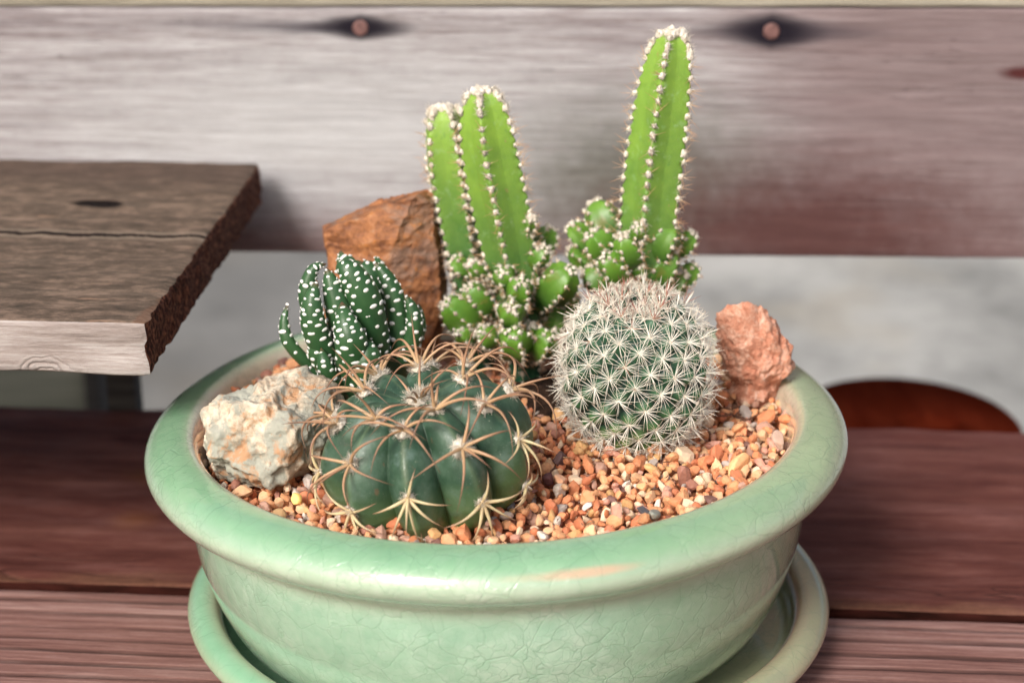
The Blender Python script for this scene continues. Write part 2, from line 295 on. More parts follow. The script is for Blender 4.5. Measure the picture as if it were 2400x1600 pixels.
# --- stone
g = G('gravel_stone'); v = g.vec(); C = g.col(); a = g.noise(v, 9, 5, .6)
c = g.mix(g.mr(a, .35, .7, 0, .5), C, g.mix(1, C, (1.15, 1.2, 1.3), 'MULTIPLY')); c = g.mix(g.mr(g.noise(v, 22, 3), .6, .75, 0, .45), c, (.28, .1, .05))
M_GRAV = g.done(c, .62, .35, g.bump(a, .35, .05), None, (.12, (1, .5, .25), .12))
g = G('potting_soil'); M_SOIL = g.done(g.ramp(g.noise(g.vec(), 6, 5), [(.3, (.10, .03, .015)), (.7, (.3, .12, .05))]), .95)
def rockmat(name, pal, sc, spots=(), rough=.8, bs=.8):
    g = G(name); v = g.vec(); a = g.noise(v, sc, 8, .62, .6); b = g.noise(g.vm('ADD', v, (9, 4, 2)), sc*4.5, 6, .65)
    c = g.ramp(g.math('ADD', g.math('MULTIPLY', a, .62), g.math('MULTIPLY', b, .38)), pal)
    for (sc2, th, colr, am, sd_) in spots:
        q = g.mr(g.noise(g.vm('ADD', v, (sd_, sd_*2, 1)), sc2, 6, .65, .4), th, th+.1, 0, am, True); c = g.mix(q, c, colr)
    return g.done(c, rough, .3, g.bump(g.math('ADD', a, g.math('MULTIPLY', b, .6)), bs, .12))
M_WROCK = rockmat('cream_rock', [(.34, (.27, .18, .12)), (.46, (.54, .43, .31)), (.58, (.72, .63, .50))], 1.6,
                  ((.6, .48, (.33, .35, .30), .85, 3.), (1.3, .54, (.50, .24, .10), .75, 8.), (3.2, .62, (.26, .12, .06), .6, 5.)))
M_PROCK = rockmat('salmon_rock', [(.34, (.40, .14, .08)), (.48, (.62, .28, .18)), (.64, (.78, .50, .38))], 2.6,
                  ((2.2, .58, (.82, .62, .5), .6, 3.), (3.5, .62, (.35, .1, .05), .5, 6.)), .85, 1.)
M_SLATE = rockmat('rust_slate', [(.32, (.06, .035, .028)), (.45, (.20, .08, .038)), (.56, (.36, .15, .06)), (.7, (.42, .29, .2))], 1.1,
                  ((.7, .54, (.25, .17, .13), .6, 2.), (1.6, .6, (.55, .2, .03), .6, 7.), (2.4, .64, (.07, .03, .02), .7, 4.)), .6, .8)

# --- plants
g = G('melocactus_skin'); v = g.vec(); C = g.col(); s_ = g.xyz(C)
c = g.ramp(g.noise(v, .9, 5, .6), [(.3, (.016, .042, .026)), (.5, (.036, .082, .048)), (.7, (.09, .15, .105))])
c = g.mix(g.math('MULTIPLY', s_[0], .6), c, (.17, .27, .07))                     # yellower towards the foot
c = g.mix(g.math('MULTIPLY', s_[1], .22), c, (.22, .28, .14))                    # pale crest line
c = g.mix(g.mr(g.noise(v, 1.7, 6, .75), .54, .70, 0, .42), c, (.15, .22, .20)); c = g.mix(g.mr(g.noise(v, 30, 2), .66, .74, 0, .35), c, (.4, .45, .4)); c = g.mix(g.mr(g.vor(v, 3.6), .0, .07, .8, 0), c, (.45, .5, .36))
c = g.mix(g.mr(g.noise(v, 2.5, 3), .68, .73, 0, .55), c, (.16, .09, .05))
M_MELO = g.done(c, g.mr(g.noise(v, 5), .3, .7, .34, .55), .4, g.bump(g.math('ADD', g.noise(v, 14, 4), g.math('MULTIPLY', g.noise(v, 1.6, 3), 2.5)), .25, .04), (.12, .3))
g = G('melocactus_spine'); C = g.col(); M_MSP = g.done(g.mix(g.math('MULTIPLY', g.noise(g.vec(), 1.1, 2), .3), g.ramp(C, [(0, (.52, .36, .20)), (.35, (.38, .20, .12)), (.75, (.17, .07, .05)), (1, (.06, .022, .02))]), (.58, .46, .26)), .45, .4, None, None, (.15, (1, .6, .3), .1))
g = G('pale_spine'); C = g.col(); M_MSPL = g.done(g.ramp(C, [(0, (.50, .36, .2)), (.3, (.60, .51, .30)), (.8, (.40, .26, .16)), (1, (.16, .06, .04))]), .45, .4, None, None, (.15, (1, .6, .3), .1))
g = G('white_wool'); v = g.vec(); M_WOOL = g.done(g.ramp(g.noise(v, 8, 4), [(.3, (.58, .49, .38)), (.6, (.88, .82, .72))]), .95, .1, g.bump(g.noise(v, 30, 3), 1., .05))
g = G('mammillaria_skin'); v = g.vec(); C = g.col(); s_ = g.xyz(C)
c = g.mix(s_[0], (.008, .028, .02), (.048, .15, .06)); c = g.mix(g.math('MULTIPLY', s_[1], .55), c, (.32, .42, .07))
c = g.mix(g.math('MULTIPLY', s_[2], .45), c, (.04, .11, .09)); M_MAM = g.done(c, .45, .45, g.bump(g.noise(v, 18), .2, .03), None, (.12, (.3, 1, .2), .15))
g = G('white_spine'); C = g.col(); M_WSP = g.done(g.ramp(C, [(0, (.80, .62, .42)), (.15, (.90, .88, .80)), (.8, (.90, .84, .72)), (1, (.60, .40, .28))]), .5, .4)
g = G('red_spine'); C = g.col(); M_RSP = g.done(g.ramp(C, [(0, (.6, .42, .3)), (.5, (.42, .17, .13)), (1, (.13, .035, .035))]), .5, .4)
g = G('green_column_skin'); v = g.vec(); C = g.col(); s_ = g.xyz(C)
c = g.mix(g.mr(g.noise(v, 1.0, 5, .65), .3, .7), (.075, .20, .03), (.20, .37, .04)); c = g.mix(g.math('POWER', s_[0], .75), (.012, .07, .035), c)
c = g.mix(g.math('MULTIPLY', s_[2], .35), c, (.32, .46, .06)); c = g.mix(g.mr(g.noise(v, 2.6, 6, .75), .56, .72, 0, .45), c, (.30, .46, .26)); c = g.mix(g.mr(g.noise(g.vm('ADD', v, (7, 1, 3)), 2.2, 5, .7), .62, .7, 0, .4), c, (.06, .17, .05)); c = g.mix(g.mr(g.noise(g.vm('ADD', v, (1, 9, 3)), 3.4, 3, .7), .68, .72, 0, .7), c, (.30, .2, .09)); c = g.mix(g.mr(g.vor(v, 3.5), 0, .05, .8, 0), c, (.3, .16, .06))
M_COLS = g.done(c, g.mr(g.noise(v, 4, 4), .3, .7, .36, .6), .42, g.bump(g.math('ADD', g.noise(v, 16), g.math('MULTIPLY', g.noise(v, 2.2, 4), 3)), .25, .04), None, (.22, (.4, 1, .12), .25))
g = G('pup_skin'); v = g.vec(); C = g.col(); s_ = g.xyz(C)
c = g.mix(g.noise(v, 1.5, 4), (.06, .165, .02), (.15, .30, .03)); c = g.mix(g.math('MULTIPLY', s_[0], 1.), (.012, .045, .012), c); c = g.mix(g.mr(g.noise(v, 1.3, 3), .6, .72, 0, .45), c, (.22, .13, .035))
M_PUP = g.done(c, .4, .45, g.bump(g.noise(v, 16), .15, .03), None, (.18, (.4, 1, .1), .2))
g = G('tan_spine'); C = g.col(); M_TSP = g.done(g.ramp(C, [(0, (.75, .55, .35)), (1, (.45, .2, .09))]), .5, .4)
g = G('spotted_leaf'); v = g.vec(); C = g.col(); s_ = g.xyz(C)
c = g.mix(g.noise(v, 2.2, 4), (.012, .05, .018), (.045, .12, .04)); c = g.mix(g.mr(s_[0], .86, 1, 0, .8), c, (.14, .04, .03)); c = g.mix(g.math('MULTIPLY', g.mr(s_[0], .25, 0, 0, 1), .4), c, (.01, .04, .02))
M_LEAF = g.done(c, .42, .45, g.bump(g.noise(v, 22, 3), .25, .03), (.12, .3))
g = G('white_tubercle'); M_TUB = g.done(g.ramp(g.noise(g.vec(), 6), [(.3, (.72, .72, .69)), (.7, (.88, .87, .83))]), .5, .4)
g = G('dry_root'); M_ROOT = g.done(g.ramp(g.noise(g.vec(), 8), [(.3, (.05, .02, .015)), (.7, (.2, .1, .06))]), .9)

# ================================================================== SETTING
mb = MB(); n = 60; xs = np.linspace(-3000, 3000, n); gx, gy = np.meshgrid(xs, xs, indexing='ij')
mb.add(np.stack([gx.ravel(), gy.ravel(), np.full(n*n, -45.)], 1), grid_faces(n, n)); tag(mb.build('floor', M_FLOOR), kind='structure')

# ------------------------------------------------------------------ bench
def board(lo, hi, r, n=(80, 14, 5), jit=.03, seed=0, xf=None, rough_end=0.):
    """rounded box; material index 0 top/bottom, 1 front/back, 2 ends"""
    lo, hi = np.array(lo, float), np.array(hi, float); Vs, Fs, Ms = [], [], []; off = 0
    for ax in range(3):
        u, w_ = [a for a in range(3) if a != ax]
        for side in (0, 1):
            a = np.linspace(0, 1, n[u]); b = np.linspace(0, 1, n[w_]); 
            a = .5-.5*np.cos(a*math.pi) if n[u] < 20 else a; b = .5-.5*np.cos(b*math.pi)
            A, B = np.meshgrid(a, b, indexing='ij'); P = np.zeros((A.size, 3)); P[:, u] = lo[u]+(hi-lo)[u]*A.ravel(); P[:, w_] = lo[w_]+(hi-lo)[w_]*B.ravel(); P[:, ax] = hi[ax] if side else lo[ax]
            f = grid_faces(n[u], n[w_]); 
            if (side == 1) == (ax == 1): f = f[:, ::-1]
            Vs.append(P); Fs.append(f+off); Ms += [[2, 1, 0][ax]]*len(f); off += len(P)
    V = np.concatenate(Vs); q = np.clip(V, lo+r, hi-r); d = V-q; L = np.linalg.norm(d, axis=1, keepdims=True); V = q + d/np.maximum(L, 1e-6)*r
    N = d/np.maximum(L, 1e-6)
    V = V + N*(jit*fract(V*np.array([.25, 1, 1]), 1.0, 4, seed))[:, None]
    if rough_end: m = V[:, 0] > hi[0]-.3; V[m, 0] += rough_end*fract(V[m], 2.2, 5, seed+3)
    if xf: V = xf(V)
    bm = MB(); bm.add(V, np.concatenate(Fs), np.array(Ms)); return bm
bench = empty('wooden_bench', (0, 0, 0), 'weathered wooden bench with grey backrest, red-brown slatted seat and thick armrest board', 'bench', rot=(0, 0, R_(YAW)))
board((-60, 1.86, BZ-2.4), (60, 16.4, BZ), .16, (360, 40, 10), .09, 1).build('seat_plank', [M_SEATB, M_EDGE_DARK, M_SEATB], bench, True)
board((-60, -13, BZ-2.3), (60, 1.42, BZ-.03), .16, (200, 24, 7), .03, 2).build('seat_plank', [M_SEATF]*3, bench, True)
BL, BR = atl(0, 588, 16.9), atl(2400, 607, 16.9); TL, TR = atl(0, 17, 16.9), atl(2400, 19, 16.9)
def bxf(V):
    t = (V[:, 0]-BL[0])/(BR[0]-BL[0]); zb = BL[2]+t*(BR[2]-BL[2]); zt = TL[2]+t*(TR[2]-TL[2]); s = V[:, 2]; V = V.copy(); V[:, 2] = zb+(zt-zb)*s/10; return V
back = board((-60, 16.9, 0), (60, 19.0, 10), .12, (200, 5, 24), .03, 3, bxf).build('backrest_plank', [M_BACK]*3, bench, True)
def bxf2(V): t = (V[:, 0]-TL[0])/(TR[0]-TL[0]); V = V.copy(); V[:, 2] += TL[2]+t*(TR[2]-TL[2])+.03; return V
board((-60, 16.88, 0), (60, 19.4, 8), .12, (120, 5, 14), .03, 4, bxf2).build('backrest_plank', [M_UPPER]*3, bench, True)
for p in NAIL:
    mb = MB(); P = catmull([(0, 0), (.24, 0), (.29, .03), (.30, .09), (.30, .3)], 12); a = np.linspace(0, 2*math.pi, 24, endpoint=False)
    V = np.array([[p[0]+r*math.cos(t), p[1]-.05+y, p[2]+r*math.sin(t)] for r, y in P for t in a]); mb.add(V, grid_faces(12, 24, True)); mb.build('nail', M_NAIL, back, True)
fl = loc2(atz(0, 754, 9.4)); fr = loc2(atz(342, 756, 9.4)); br = loc2(atz(610, 382, 9.4)); bl = loc2(atz(0, 372, 9.4))
def axf(V):
    V = V.copy(); t = np.clip(V[:, 1]/17.7, 0, 1); y0 = fr[1]+(fl[1]-fr[1])*(V[:, 0]-0)/(fl[0]-fr[0]); y1 = br[1]+(bl[1]-br[1])*V[:, 0]/(bl[0]-br[0])
    xe = fr[0]+(br[0]-fr[0])*t; V[:, 1] = (fr[1]+.0*y0) + (V[:, 1]/17.7)*(br[1]-fr[1]+.0*y1); V[:, 0] = V[:, 0]+xe; V[:, 2] += 7.82; return V
board((-50, 0, 0), (0, 17.7, 1.58), .16, (220, 70, 16), .07, 5, axf, .09).build('armrest', [M_ARM, M_ARMF, M_END], bench, True)
p0 = loc2(atz(228, 948, 0)); 
board((-17.4, 16.5, -40), (-16.2, 17.5, 7.8), .1, (4, 5, 12), .03, 6).build('armrest_post', [M_DARK]*3, bench, True)
for x in (-45, 45):
    for y in (-12, 13): board((x-2.5, y-2.5, -45), (x+2.5, y+2.5, BZ-2.4), .2, (5, 5, 12), .03, x+y).build('leg', [M_DARK]*3, bench, True)
board((-50, 14.6, -8), (50, 16.6, BZ-2.5), .15, (60, 5, 6), .03, 9).build('seat_rail', [M_DARK]*3, bench, True)
board((-58, -12, -7), (-55, 14, BZ-2.45), .15, (5, 24, 6), .03, 9).build('seat_rail', [M_DARK]*3, bench, True)
for x in (-57, 57): board((x-2, 19.1, -8), (x+2, 21.1, 23), .15, (5, 5, 12), .03, 9).build('backrest_post', [M_DARK]*3, bench, True)

# ------------------------------------------------------------------ red stool behind the bench
sc_ = atz(2125, 985, -6); st = empty('round_stool', (sc_[0], sc_[1], -45), 'dark red round stool with a hand slot, standing behind the bench at right', 'stool')
rx = 262/F_*float(np.dot(sc_-CAMP, FW)) 
bm = bmesh.new(); a = np.linspace(0, 2*math.pi, 72, endpoint=False); outer = [(rx*math.cos(t), rx*1.08*math.sin(t)) for t in a]; inner = [(1.5*math.cos(t)+1., .75*math.sin(t)-.2) for t in np.linspace(0, 2*math.pi, 72, endpoint=False)]
inner = [(x*1., y+.0) for x, y in inner]
mb = MB(); prof = [(0, 0, -1.4), (0, 0, -.1), (.03, 0, 0), (1, -.12, 0), (1, 0, -.12), (1, 0, -1.3), (1, -.1, -1.4), (0, 0, -1.4)]
rows = []
for f, dr, z in prof:
    row = []
    for (ix, iy), (ox, oy) in zip(inner, outer): k = f; L = math.hypot(ox, oy); row.append((sc_[0]+ix*(1-k)+ox*k*(1+dr/L)+1.1*(1-k)*0, sc_[1]+iy*(1-k)+oy*k*(1+dr/L), -6+z))
    rows += row
mb.add(np.array(rows), grid_faces(len(prof), 72, True)[:, ::-1]); mb.build('seat', M_RED, st)
bm.free()
for k in range(4):
    t = math.pi/4+k*math.pi/2; mb = MB(); P = np.array([[[sc_[0]+rx*.62*math.cos(t), sc_[1]+rx*.62*math.sin(t), -7.4], [sc_[0]+rx*.8*math.cos(t), sc_[1]+rx*.8*math.sin(t), -45]]]); tubes(mb, P, np.array([[.8, .6]]), 12); mb.build('leg', M_RED, st)

# ------------------------------------------------------------------ timber lying beyond the armrest at left
ra = atz(-40, 905, -12); rb = atz(205, 915, -12)
tm = board((ra[0]-30, ra[1], -14), (rb[0], ra[1]+6, -9), .3, (40, 6, 6), .05, 12); tl = (float(rb[0]-20), float(ra[1]+3), -45.)
tr = empty('low_timber_rail', tl, 'grey-green timber rail with a dark post, low behind the bench under the armrest', 'rail')
tm.build('rail_board', [M_RAIL]*3, tr); board((rb[0]-.2, ra[1]-1, -45), (rb[0]+.9, ra[1]+7, -8.5), .3, (4, 6, 12), .05, 13).build('post', [M_DARK]*3, tr)

# ------------------------------------------------------------------ planter and saucer
TILT = R_(1.5); PC = np.array([-.33, .6, .5])
def lathe(mb, prof, n, seg=224, wob=.03, seed=0, thin=None):
    P = catmull(prof, n); a = np.linspace(0, 2*math.pi, seg, endpoint=False)
    V = np.zeros((n, seg, 3)); wv = 1+wob*.01*(np.sin(2*a+seed)+.6*np.sin(3*a+seed*2)); V[..., 0] = P[:, 0, None]*np.cos(a)*wv; V[..., 1] = P[:, 0, None]*np.sin(a)*wv; V[..., 2] = P[:, 1, None]
    c = np.clip(P[:, 2], 0, 1); C = np.repeat(c, seg); mb.add(V.reshape(-1, 3), grid_faces(n, seg, True)[:, ::-1] if True else None, 0, np.stack([C, C, C, np.ones_like(C)], 1))
POTP = [(.01, .8, .5), (4, .8, .5), (7.6, .85, .5), (8.15, 1.6, .5), (8.3, 3.5, .6), (8.42, 4.6, .8), (8.6, 5.2, .95), (8.74, 5.48, .9), (8.9, 5.6, .45), (9.1, 5.62, .08), (9.45, 5.58, 0), (9.8, 5.46, 0), (10.08, 5.22, .1), (10.2, 4.92, .3), (10.1, 4.62, .2),
        (9.82, 4.38, .06), (9.4, 4.2, .1), (9.2, 4.0, .3), (9.08, 3.75, .25), (9.06, 3.3, .0), (9.03, 2.8, 0), (8.93, 2.1, 0), (8.74, 1.4, 0), (8.5, .7, 0), (8.16, 0, 0), (7.6, -.6, .05), (6.8, -.93, .3), (6.4, -1., .8), (5.6, -1., .8), (5.4, -.85, .8), (.01, -.8, .8)]
pot = empty('planter_bowl', PC, 'crackle-glazed mint green ceramic bowl with rolled rim, planted with cacti', 'plant pot', rot=(0, -TILT, 0))
mb = MB(); lathe(mb, POTP, 190, 256, .25); mb.build('bowl_body', M_POT, pot, True)
SAUP = [(.01, .25, .0), (6.2, .25, .0), (7.6, .25, .0), (8.2, .35, .0), (8.42, .75, .1), (8.47, 1.3, .7), (8.55, 1.62, 1.), (8.72, 1.86, .5), (8.98, 1.92, .12), (9.25, 1.8, .05), (9.46, 1.52, .3), (9.44, 1.25, .2), (9.2, .92, .0), (8.7, .45, 0), (8.1, .08, .2), (7.7, 0, .8), (7.3, 0, .8), (7.1, .12, .8), (.01, .12, .8)]
sau = empty('saucer', (-.1, .6, BZ), 'mint green glazed saucer with thick rounded rim, under the bowl on the bench', 'saucer')
SAUP = [(a*1.015, b*.8, c) for a, b, c in SAUP]; mb = MB(); lathe(mb, SAUP, 120, 256, .2, 2.); mb.build('saucer_dish', M_SAU, sau, True)

# ------------------------------------------------------------------ gravel
GZ = 5.5
def gz(x, y): return GZ + (x-PC[0])*math.tan(TILT) + .12*math.sin(x*.7+1)*math.cos(y*.6) + .12*max(0, 1-((x+1)**2+y*y)/40.) + .42*min(1, max(0, (-x-1.5)/3))*min(1, max(0, (y+.5)/2.5))
PAL = [((.71, .35, .17), 7), ((.66, .26, .12), 6.5), ((.55, .19, .09), 4.5), ((.75, .45, .25), 5), ((.76, .56, .38), 3), ((.64, .37, .16), 1.5), ((.50, .29, .21), 2.5), ((.36, .16, .11), 1.2), ((.46, .39, .34), .8), ((.70, .60, .50), .8), ((.20, .10, .08), .4), ((.62, .31, .22), 2.5)]
pw = np.array([p[1] for p in PAL]); pw = pw/pw.sum(); pc = np.array([p[0] for p in PAL])
def pebble_shape(sub, seed, cuts=9):
    r = np.random.default_rng(seed); V, F = ICO[sub]; V = V.copy(); N = r.normal(size=(cuts, 3)); N /= np.linalg.norm(N, axis=1, keepdims=True); h = r.uniform(.5, .92, cuts)
    d = V@N.T; rad = np.where(d > .05, h/np.maximum(d, .05), 9).min(1); rad = np.minimum(rad, 1.05); rad = 1/((1/rad)**1.0); return V*rad[:, None], F
SH = [pebble_shape(2, 100+i, 7+i % 6) for i in range(16)]
mb = MB(); cells = {}
def try_put(x, y, d, lay):
    k = (int(math.floor(x/.3)), int(math.floor(y/.3)))
    for i in (-1, 0, 1, -2, 2):
        for j in (-1, 0, 1, -2, 2):
            for (a, b, e) in cells.get((lay, k[0]+i, k[1]+j), ()):
                if (a-x)**2+(b-y)**2 < ((d+e)*.5)**2: return False
    cells.setdefault((lay, *k), []).append((x, y, d)); return True
def rotm(r):
    q = r.normal(size=4); q /= np.linalg.norm(q); a, b, c, d = q
    return np.array([[1-2*(c*c+d*d), 2*(b*c-a*d), 2*(b*d+a*c)], [2*(b*c+a*d), 1-2*(b*b+d*d), 2*(c*d-a*b)], [2*(b*d-a*c), 2*(c*d+a*b), 1-2*(b*b+c*c)]])
npb = 0
for lay, (dz, tries) in enumerate(((-.26, 9000), (0., 18000), (.17, 700))):
    for t in range(tries):
        a = rng.uniform(0, 2*math.pi); rr = 8.5*math.sqrt(rng.uniform()); x = PC[0]+rr*math.cos(a); y = PC[1]+rr*math.sin(a)
        if y > 5.5: continue
        if ((x-1.9)/2.1)**2+((y-3.2)/2.6)**2 < rng.uniform(.75, 1.05): continue
        if ((x+4.3)/1.5)**2+((y-1.0)/1.2)**2 < .9: continue
        s = .148*math.exp(rng.normal()*.27); s = min(max(s, .095), .27)
        if not try_put(x, y, s*1.72, lay): continue
        V, F = SH[rng.integers(16)]; sc = s*np.array([1.3, .95, .85])*rng.uniform(.75, 1.3, 3)
        P = (V*sc)@rotm(rng).T + np.array([x, y, gz(x, y)+dz-.1+rng.uniform(-.03, .04)])
        c = pc[rng.choice(len(PAL), p=pw)]*rng.uniform(.82, 1.1); mb.add(P, F, 0, (*np.clip(c, 0, 1), 1)); npb += 1
n = 40; a = np.linspace(0, 2*math.pi, n, endpoint=False); V = []
for r in np.linspace(.01, 8.45, 14):
    for t in a: x = PC[0]+r*math.cos(t); y = PC[1]+r*math.sin(t); V.append((x, y, gz(x, y)-.36))
mb.add(V, grid_faces(14, n, True)[:, ::-1], 1)
go = mb.build('gravel', [M_GRAV, M_SOIL], loc=(PC[0], PC[1], GZ), smooth=False); tag(go, 'orange and tan fine gravel filling the green bowl', 'gravel', kind='stuff')
def pebble(px, py, s, col, label, el=(1, 1, 1), up=.1, seed=1):
    p = atz(px, py, GZ+.2); p[2] = gz(p[0], p[1])+up; p = aty(px, py, p[1]) if False else p
    V, F = pebble_shape(4, seed, 9); q = (V*np.array(el)*s); q = q + q*(.06*fract(V, 2.0, 3, seed))[:, None]
    m = MB(); m.add(q@rotm(np.random.default_rng(seed)).T+p, F, 0, (*col, 1)); o = m.build('pebble', M_GRAV, loc=p); tag(o, label, 'pebble', 'distinct pebbles lying on the gravel')
pebble(1310, 1078, .22, (.13, .075, .07), 'round dark brown pebble on gravel between ribbed cactus and white-spined ball cactus', seed=3)
pebble(1286, 1118, .17, (.16, .07, .07), 'smaller maroon pebble just below the round dark brown pebble', seed=4)
pebble(1508, 1200, .2, (.07, .065, .07), 'charcoal black angular chip lying by the front rim', (1.2, .8, .7), seed=5)
pebble(1532, 1208, .27, (.30, .31, .26), 'grey-green flaky chip touching the front rim beside the black chip', (1.5, .7, .55), seed=6)
pebble(1377, 1178, .12, (.66, .62, .56), 'bright white pebble in the middle of the front gravel', (1.3, .8, .8), seed=7)
pebble(1315, 1122, .27, (.88, .52, .32), 'long peach pebble lying flat left of the white-spined ball cactus foot', (1.4, .62, .7), seed=8)
pebble(1728, 1099, .33, (.86, .46, .22), 'large orange-tan pebble near right inner rim', (1.3, .8, .7), seed=9)
pebble(692, 1153, .19, (.9, .62, .2), 'bright yellow pebble at the foot of the cream rock', (1, 1, .9), seed=10)
pebble(656, 1187, .22, (.42, .26, .12), 'smooth brown-olive pebble below the bright yellow one', (1, 1, .85), seed=11)
pebble(1824, 1040, .26, (.5, .34, .26), 'rounded brown pebble against right inner rim', (1.2, .8, .9), seed=12)

mb = MB(); u = np.linspace(0, 2*math.pi, 64, endpoint=False); V = []
for q in np.linspace(.01, 1, 26):
    for t in u: x = 1.9+2.6*q*math.cos(t); y = 3.2+3.1*q*math.sin(t); V.append((x, y, gz(x, y)+.12-.45*q**3+.16*mn.fractal(Vector((x*1.8, y*1.8, 0)), 1, 2, 5)))
mb.add(V, grid_faces(26, 64, True)[:, ::-1]); g = G('shade_mound_dark'); M_SHADEMOUND = g.done(g.ramp(g.noise(g.vec(), 5, 6, .7), [(.35, (.008, .005, .004)), (.65, (.06, .032, .02))]), .95, .15, g.bump(g.noise(g.vec(), 12, 5), 1, .1))  # near-black mound, its colour stands in for the shade between the cacti
tag(mb.build('shade_mound', M_SHADEMOUND, loc=(1.9, 3.2, GZ)), 'dark mound added for the shade around the bases of the green columns', 'shade_mound', kind='stuff')

# ------------------------------------------------------------------ rocks
def rock(name, c, planes, scl, seed, mat, label, amp=.12, fs=1.1, rot=(0, 0, 0), sub=6, soft=14, extra=None, thin=None):
    V, F = ICO[sub]; N = np.array([p[:3] for p in planes], float); N /= np.linalg.norm(N, axis=1, keepdims=True); h = np.array([p[3] for p in planes])
    d = np.maximum(V@N.T, .001)/h; rad = 1/((d**soft).sum(1)**(1/soft)); P = V*rad[:, None]*np.array(scl)
    P = P + V*(amp*(fract(P, fs, 6, seed)) - amp*.5*np.abs(fract(P, fs*2.3, 4, seed+5)))[:, None]
    if extra: P = extra(P, V)
    Rm = np.array(Matrix.Rotation(R_(rot[2]), 3, 'Z') @ Matrix.Rotation(R_(rot[1]), 3, 'Y') @ Matrix.Rotation(R_(rot[0]), 3, 'X'))
    P = P@Rm.T + np.array(c); m = MB(); m.add(P, F); o = m.build(name, mat, loc=c); return tag(o, label, 'rock')
def rp(seed, n=16, lo=.72, hi=1.05):
    r = np.random.default_rng(seed); N = r.normal(size=(n, 3)); N /= np.linalg.norm(N, axis=1, keepdims=True); return [(*N[i], r.uniform(lo, hi)) for i in range(n)]
wc = atz(613, 1012, 6.65)
def pits(P, V):
    for (q, r, dd) in (((-.55, -.75, -.35), .2, .30), ((.25, -.85, -.45), .14, .26), ((-.05, -.9, -.1), .22, .12)):
        q = np.array(q)/np.linalg.norm(q); k = np.exp(-((V-q)**2).sum(1)/r**2); P = P - V*(dd*k)[:, None]
    # slanting ledge across the front
    s = V@np.array([.6, -.2, -.75]); P = P + V*(.09*np.tanh((s-.05)*14))[:, None]; return P
rock('cream_rock', wc, [(0, 0, 1, .82), (0, 0, -1, .8), (-1, -.1, .1, .92), (1, -.2, .1, .98), (0, -1, .35, .86), (0, 1, 0, .9), (-.6, -.4, .7, .9), (.7, -.3, .7, .83), (.8, -.7, -.3, .95), (-.5, -.6, -.6, .95), (-.5, .6, .4, .85), (.3, -.3, -1, .9)],
     (1.75, 1.35, 1.52), 3, M_WROCK, 'pale cream and grey craggy rock lying at the left side of the bowl', .24, 1.25, (0, -12, 0), soft=60, extra=pits)
pk = atz(1780, 886, 6.6); pk[1] = max(pk[1], 2.2)
def twolobe(P, V):
    z = P[:, 2]; waist = 1-.30*np.exp(-((z+.35)/.26)**2)-.22*np.clip(-z-.2, 0, 1); P = P.copy(); P[:, 0] *= waist; P[:, 1] *= waist; P[:, 0] += .14*np.tanh((z+.35)*2) ; return P
rock('salmon_rock', pk, rp(12, 14, .92, 1.08), (.98, .85, 1.16), 8, M_PROCK, 'salmon orange crumbly rock beside the white-spined ball cactus at the right rim', .24, 1.7, (0, -6, 0), extra=twolobe)
# rust slate: an upright slab with the outline of a broken stone
def slab():
    y = 4.7
    def q(px, py, yy): return aty(px*1.0204, py*1.0204, yy)
    front = [(742, 533), (800, 507), (880, 474), (950, 455), (996, 470), (1000, 540), (1010, 640), (1012, 700), (992, 790), (960, 880), (780, 880), (738, 720), (750, 620), (744, 570)]
    backo = [(744, 520), (802, 492), (882, 456), (984, 433), (1006, 452), (1014, 540), (1026, 640), (1028, 700), (1008, 790), (975, 880), (770, 880), (741, 720), (754, 620), (748, 560)]
    fy = [.25, .15, .05, -.05, .35, .25, .2, .15, .1, 0, -.1, 0, .2, .25]
    bm = bmesh.new(); A = [bm.verts.new(q(*p, y+d)) for p, d in zip(front, fy)]; B = [bm.verts.new(q(*p, y+1.25+.2*math.sin(k))) for k, p in enumerate(backo)]
    inn = [bm.verts.new(q(*p, y+d)) for p, d in (((905, 560), -.32), ((850, 660), -.22), ((955, 620), -.12), ((880, 790), -.3))]
    n = len(A); I = inn
    tris = [(A[0], I[0], A[1]), (A[1], I[0], A[2]), (A[2], I[0], A[3]), (A[3], I[0], A[4]), (A[4], I[0], I[2]), (A[4], I[2], A[5]), (A[5], I[2], A[6]), (A[6], I[2], A[7]), (A[7], I[2], I[3]), (A[7], I[3], A[8]), (A[8], I[3], A[9]), (A[9], I[3], A[10]), (A[10], I[3], A[11]),
            (A[11], I[3], I[1]), (A[11], I[1], A[12]), (A[12], I[1], A[13]), (A[13], I[1], I[0]), (A[13], I[0], A[0]), (I[0], I[1], I[2]), (I[1], I[3], I[2])]
    for t in tris: bm.faces.new(t)
    for k in range(n): bm.faces.new((A[k], B[k], B[(k+1) % n], A[(k+1) % n]))
    bm.faces.new(B); bmesh.ops.triangulate(bm, faces=bm.faces[:]); bmesh.ops.recalc_face_normals(bm, faces=bm.faces[:])
    for _ in range(5): bmesh.ops.subdivide_edges(bm, edges=[e for e in bm.edges if e.calc_length() > .09], cuts=1, use_grid_fill=True)
    bmesh.ops.triangulate(bm, faces=bm.faces[:])
    bm.normal_update(); V = np.array([v.co[:] for v in bm.verts]); N = np.array([v.normal[:] for v in bm.verts]); F = np.array([[v.index for v in f.verts] for f in bm.faces]); bm.free()
    V = V + N*(.10*fract(V, 1.1, 6, 4.)-.10*np.abs(fract(V*np.array([1, 1, 2.2]), .9, 5, 9.))+.02*fract(V, 6, 3, 2.))[:, None]
    c = V.mean(0); m = MB(); m.add(V, F); return m.build('rust_slate_rock', M_SLATE, loc=(c[0], y+.5, 5.3)), c
sl_o, _ = slab(); tag(sl_o, 'tall rust-brown slate rock standing behind the white-spotted succulent', 'rock')

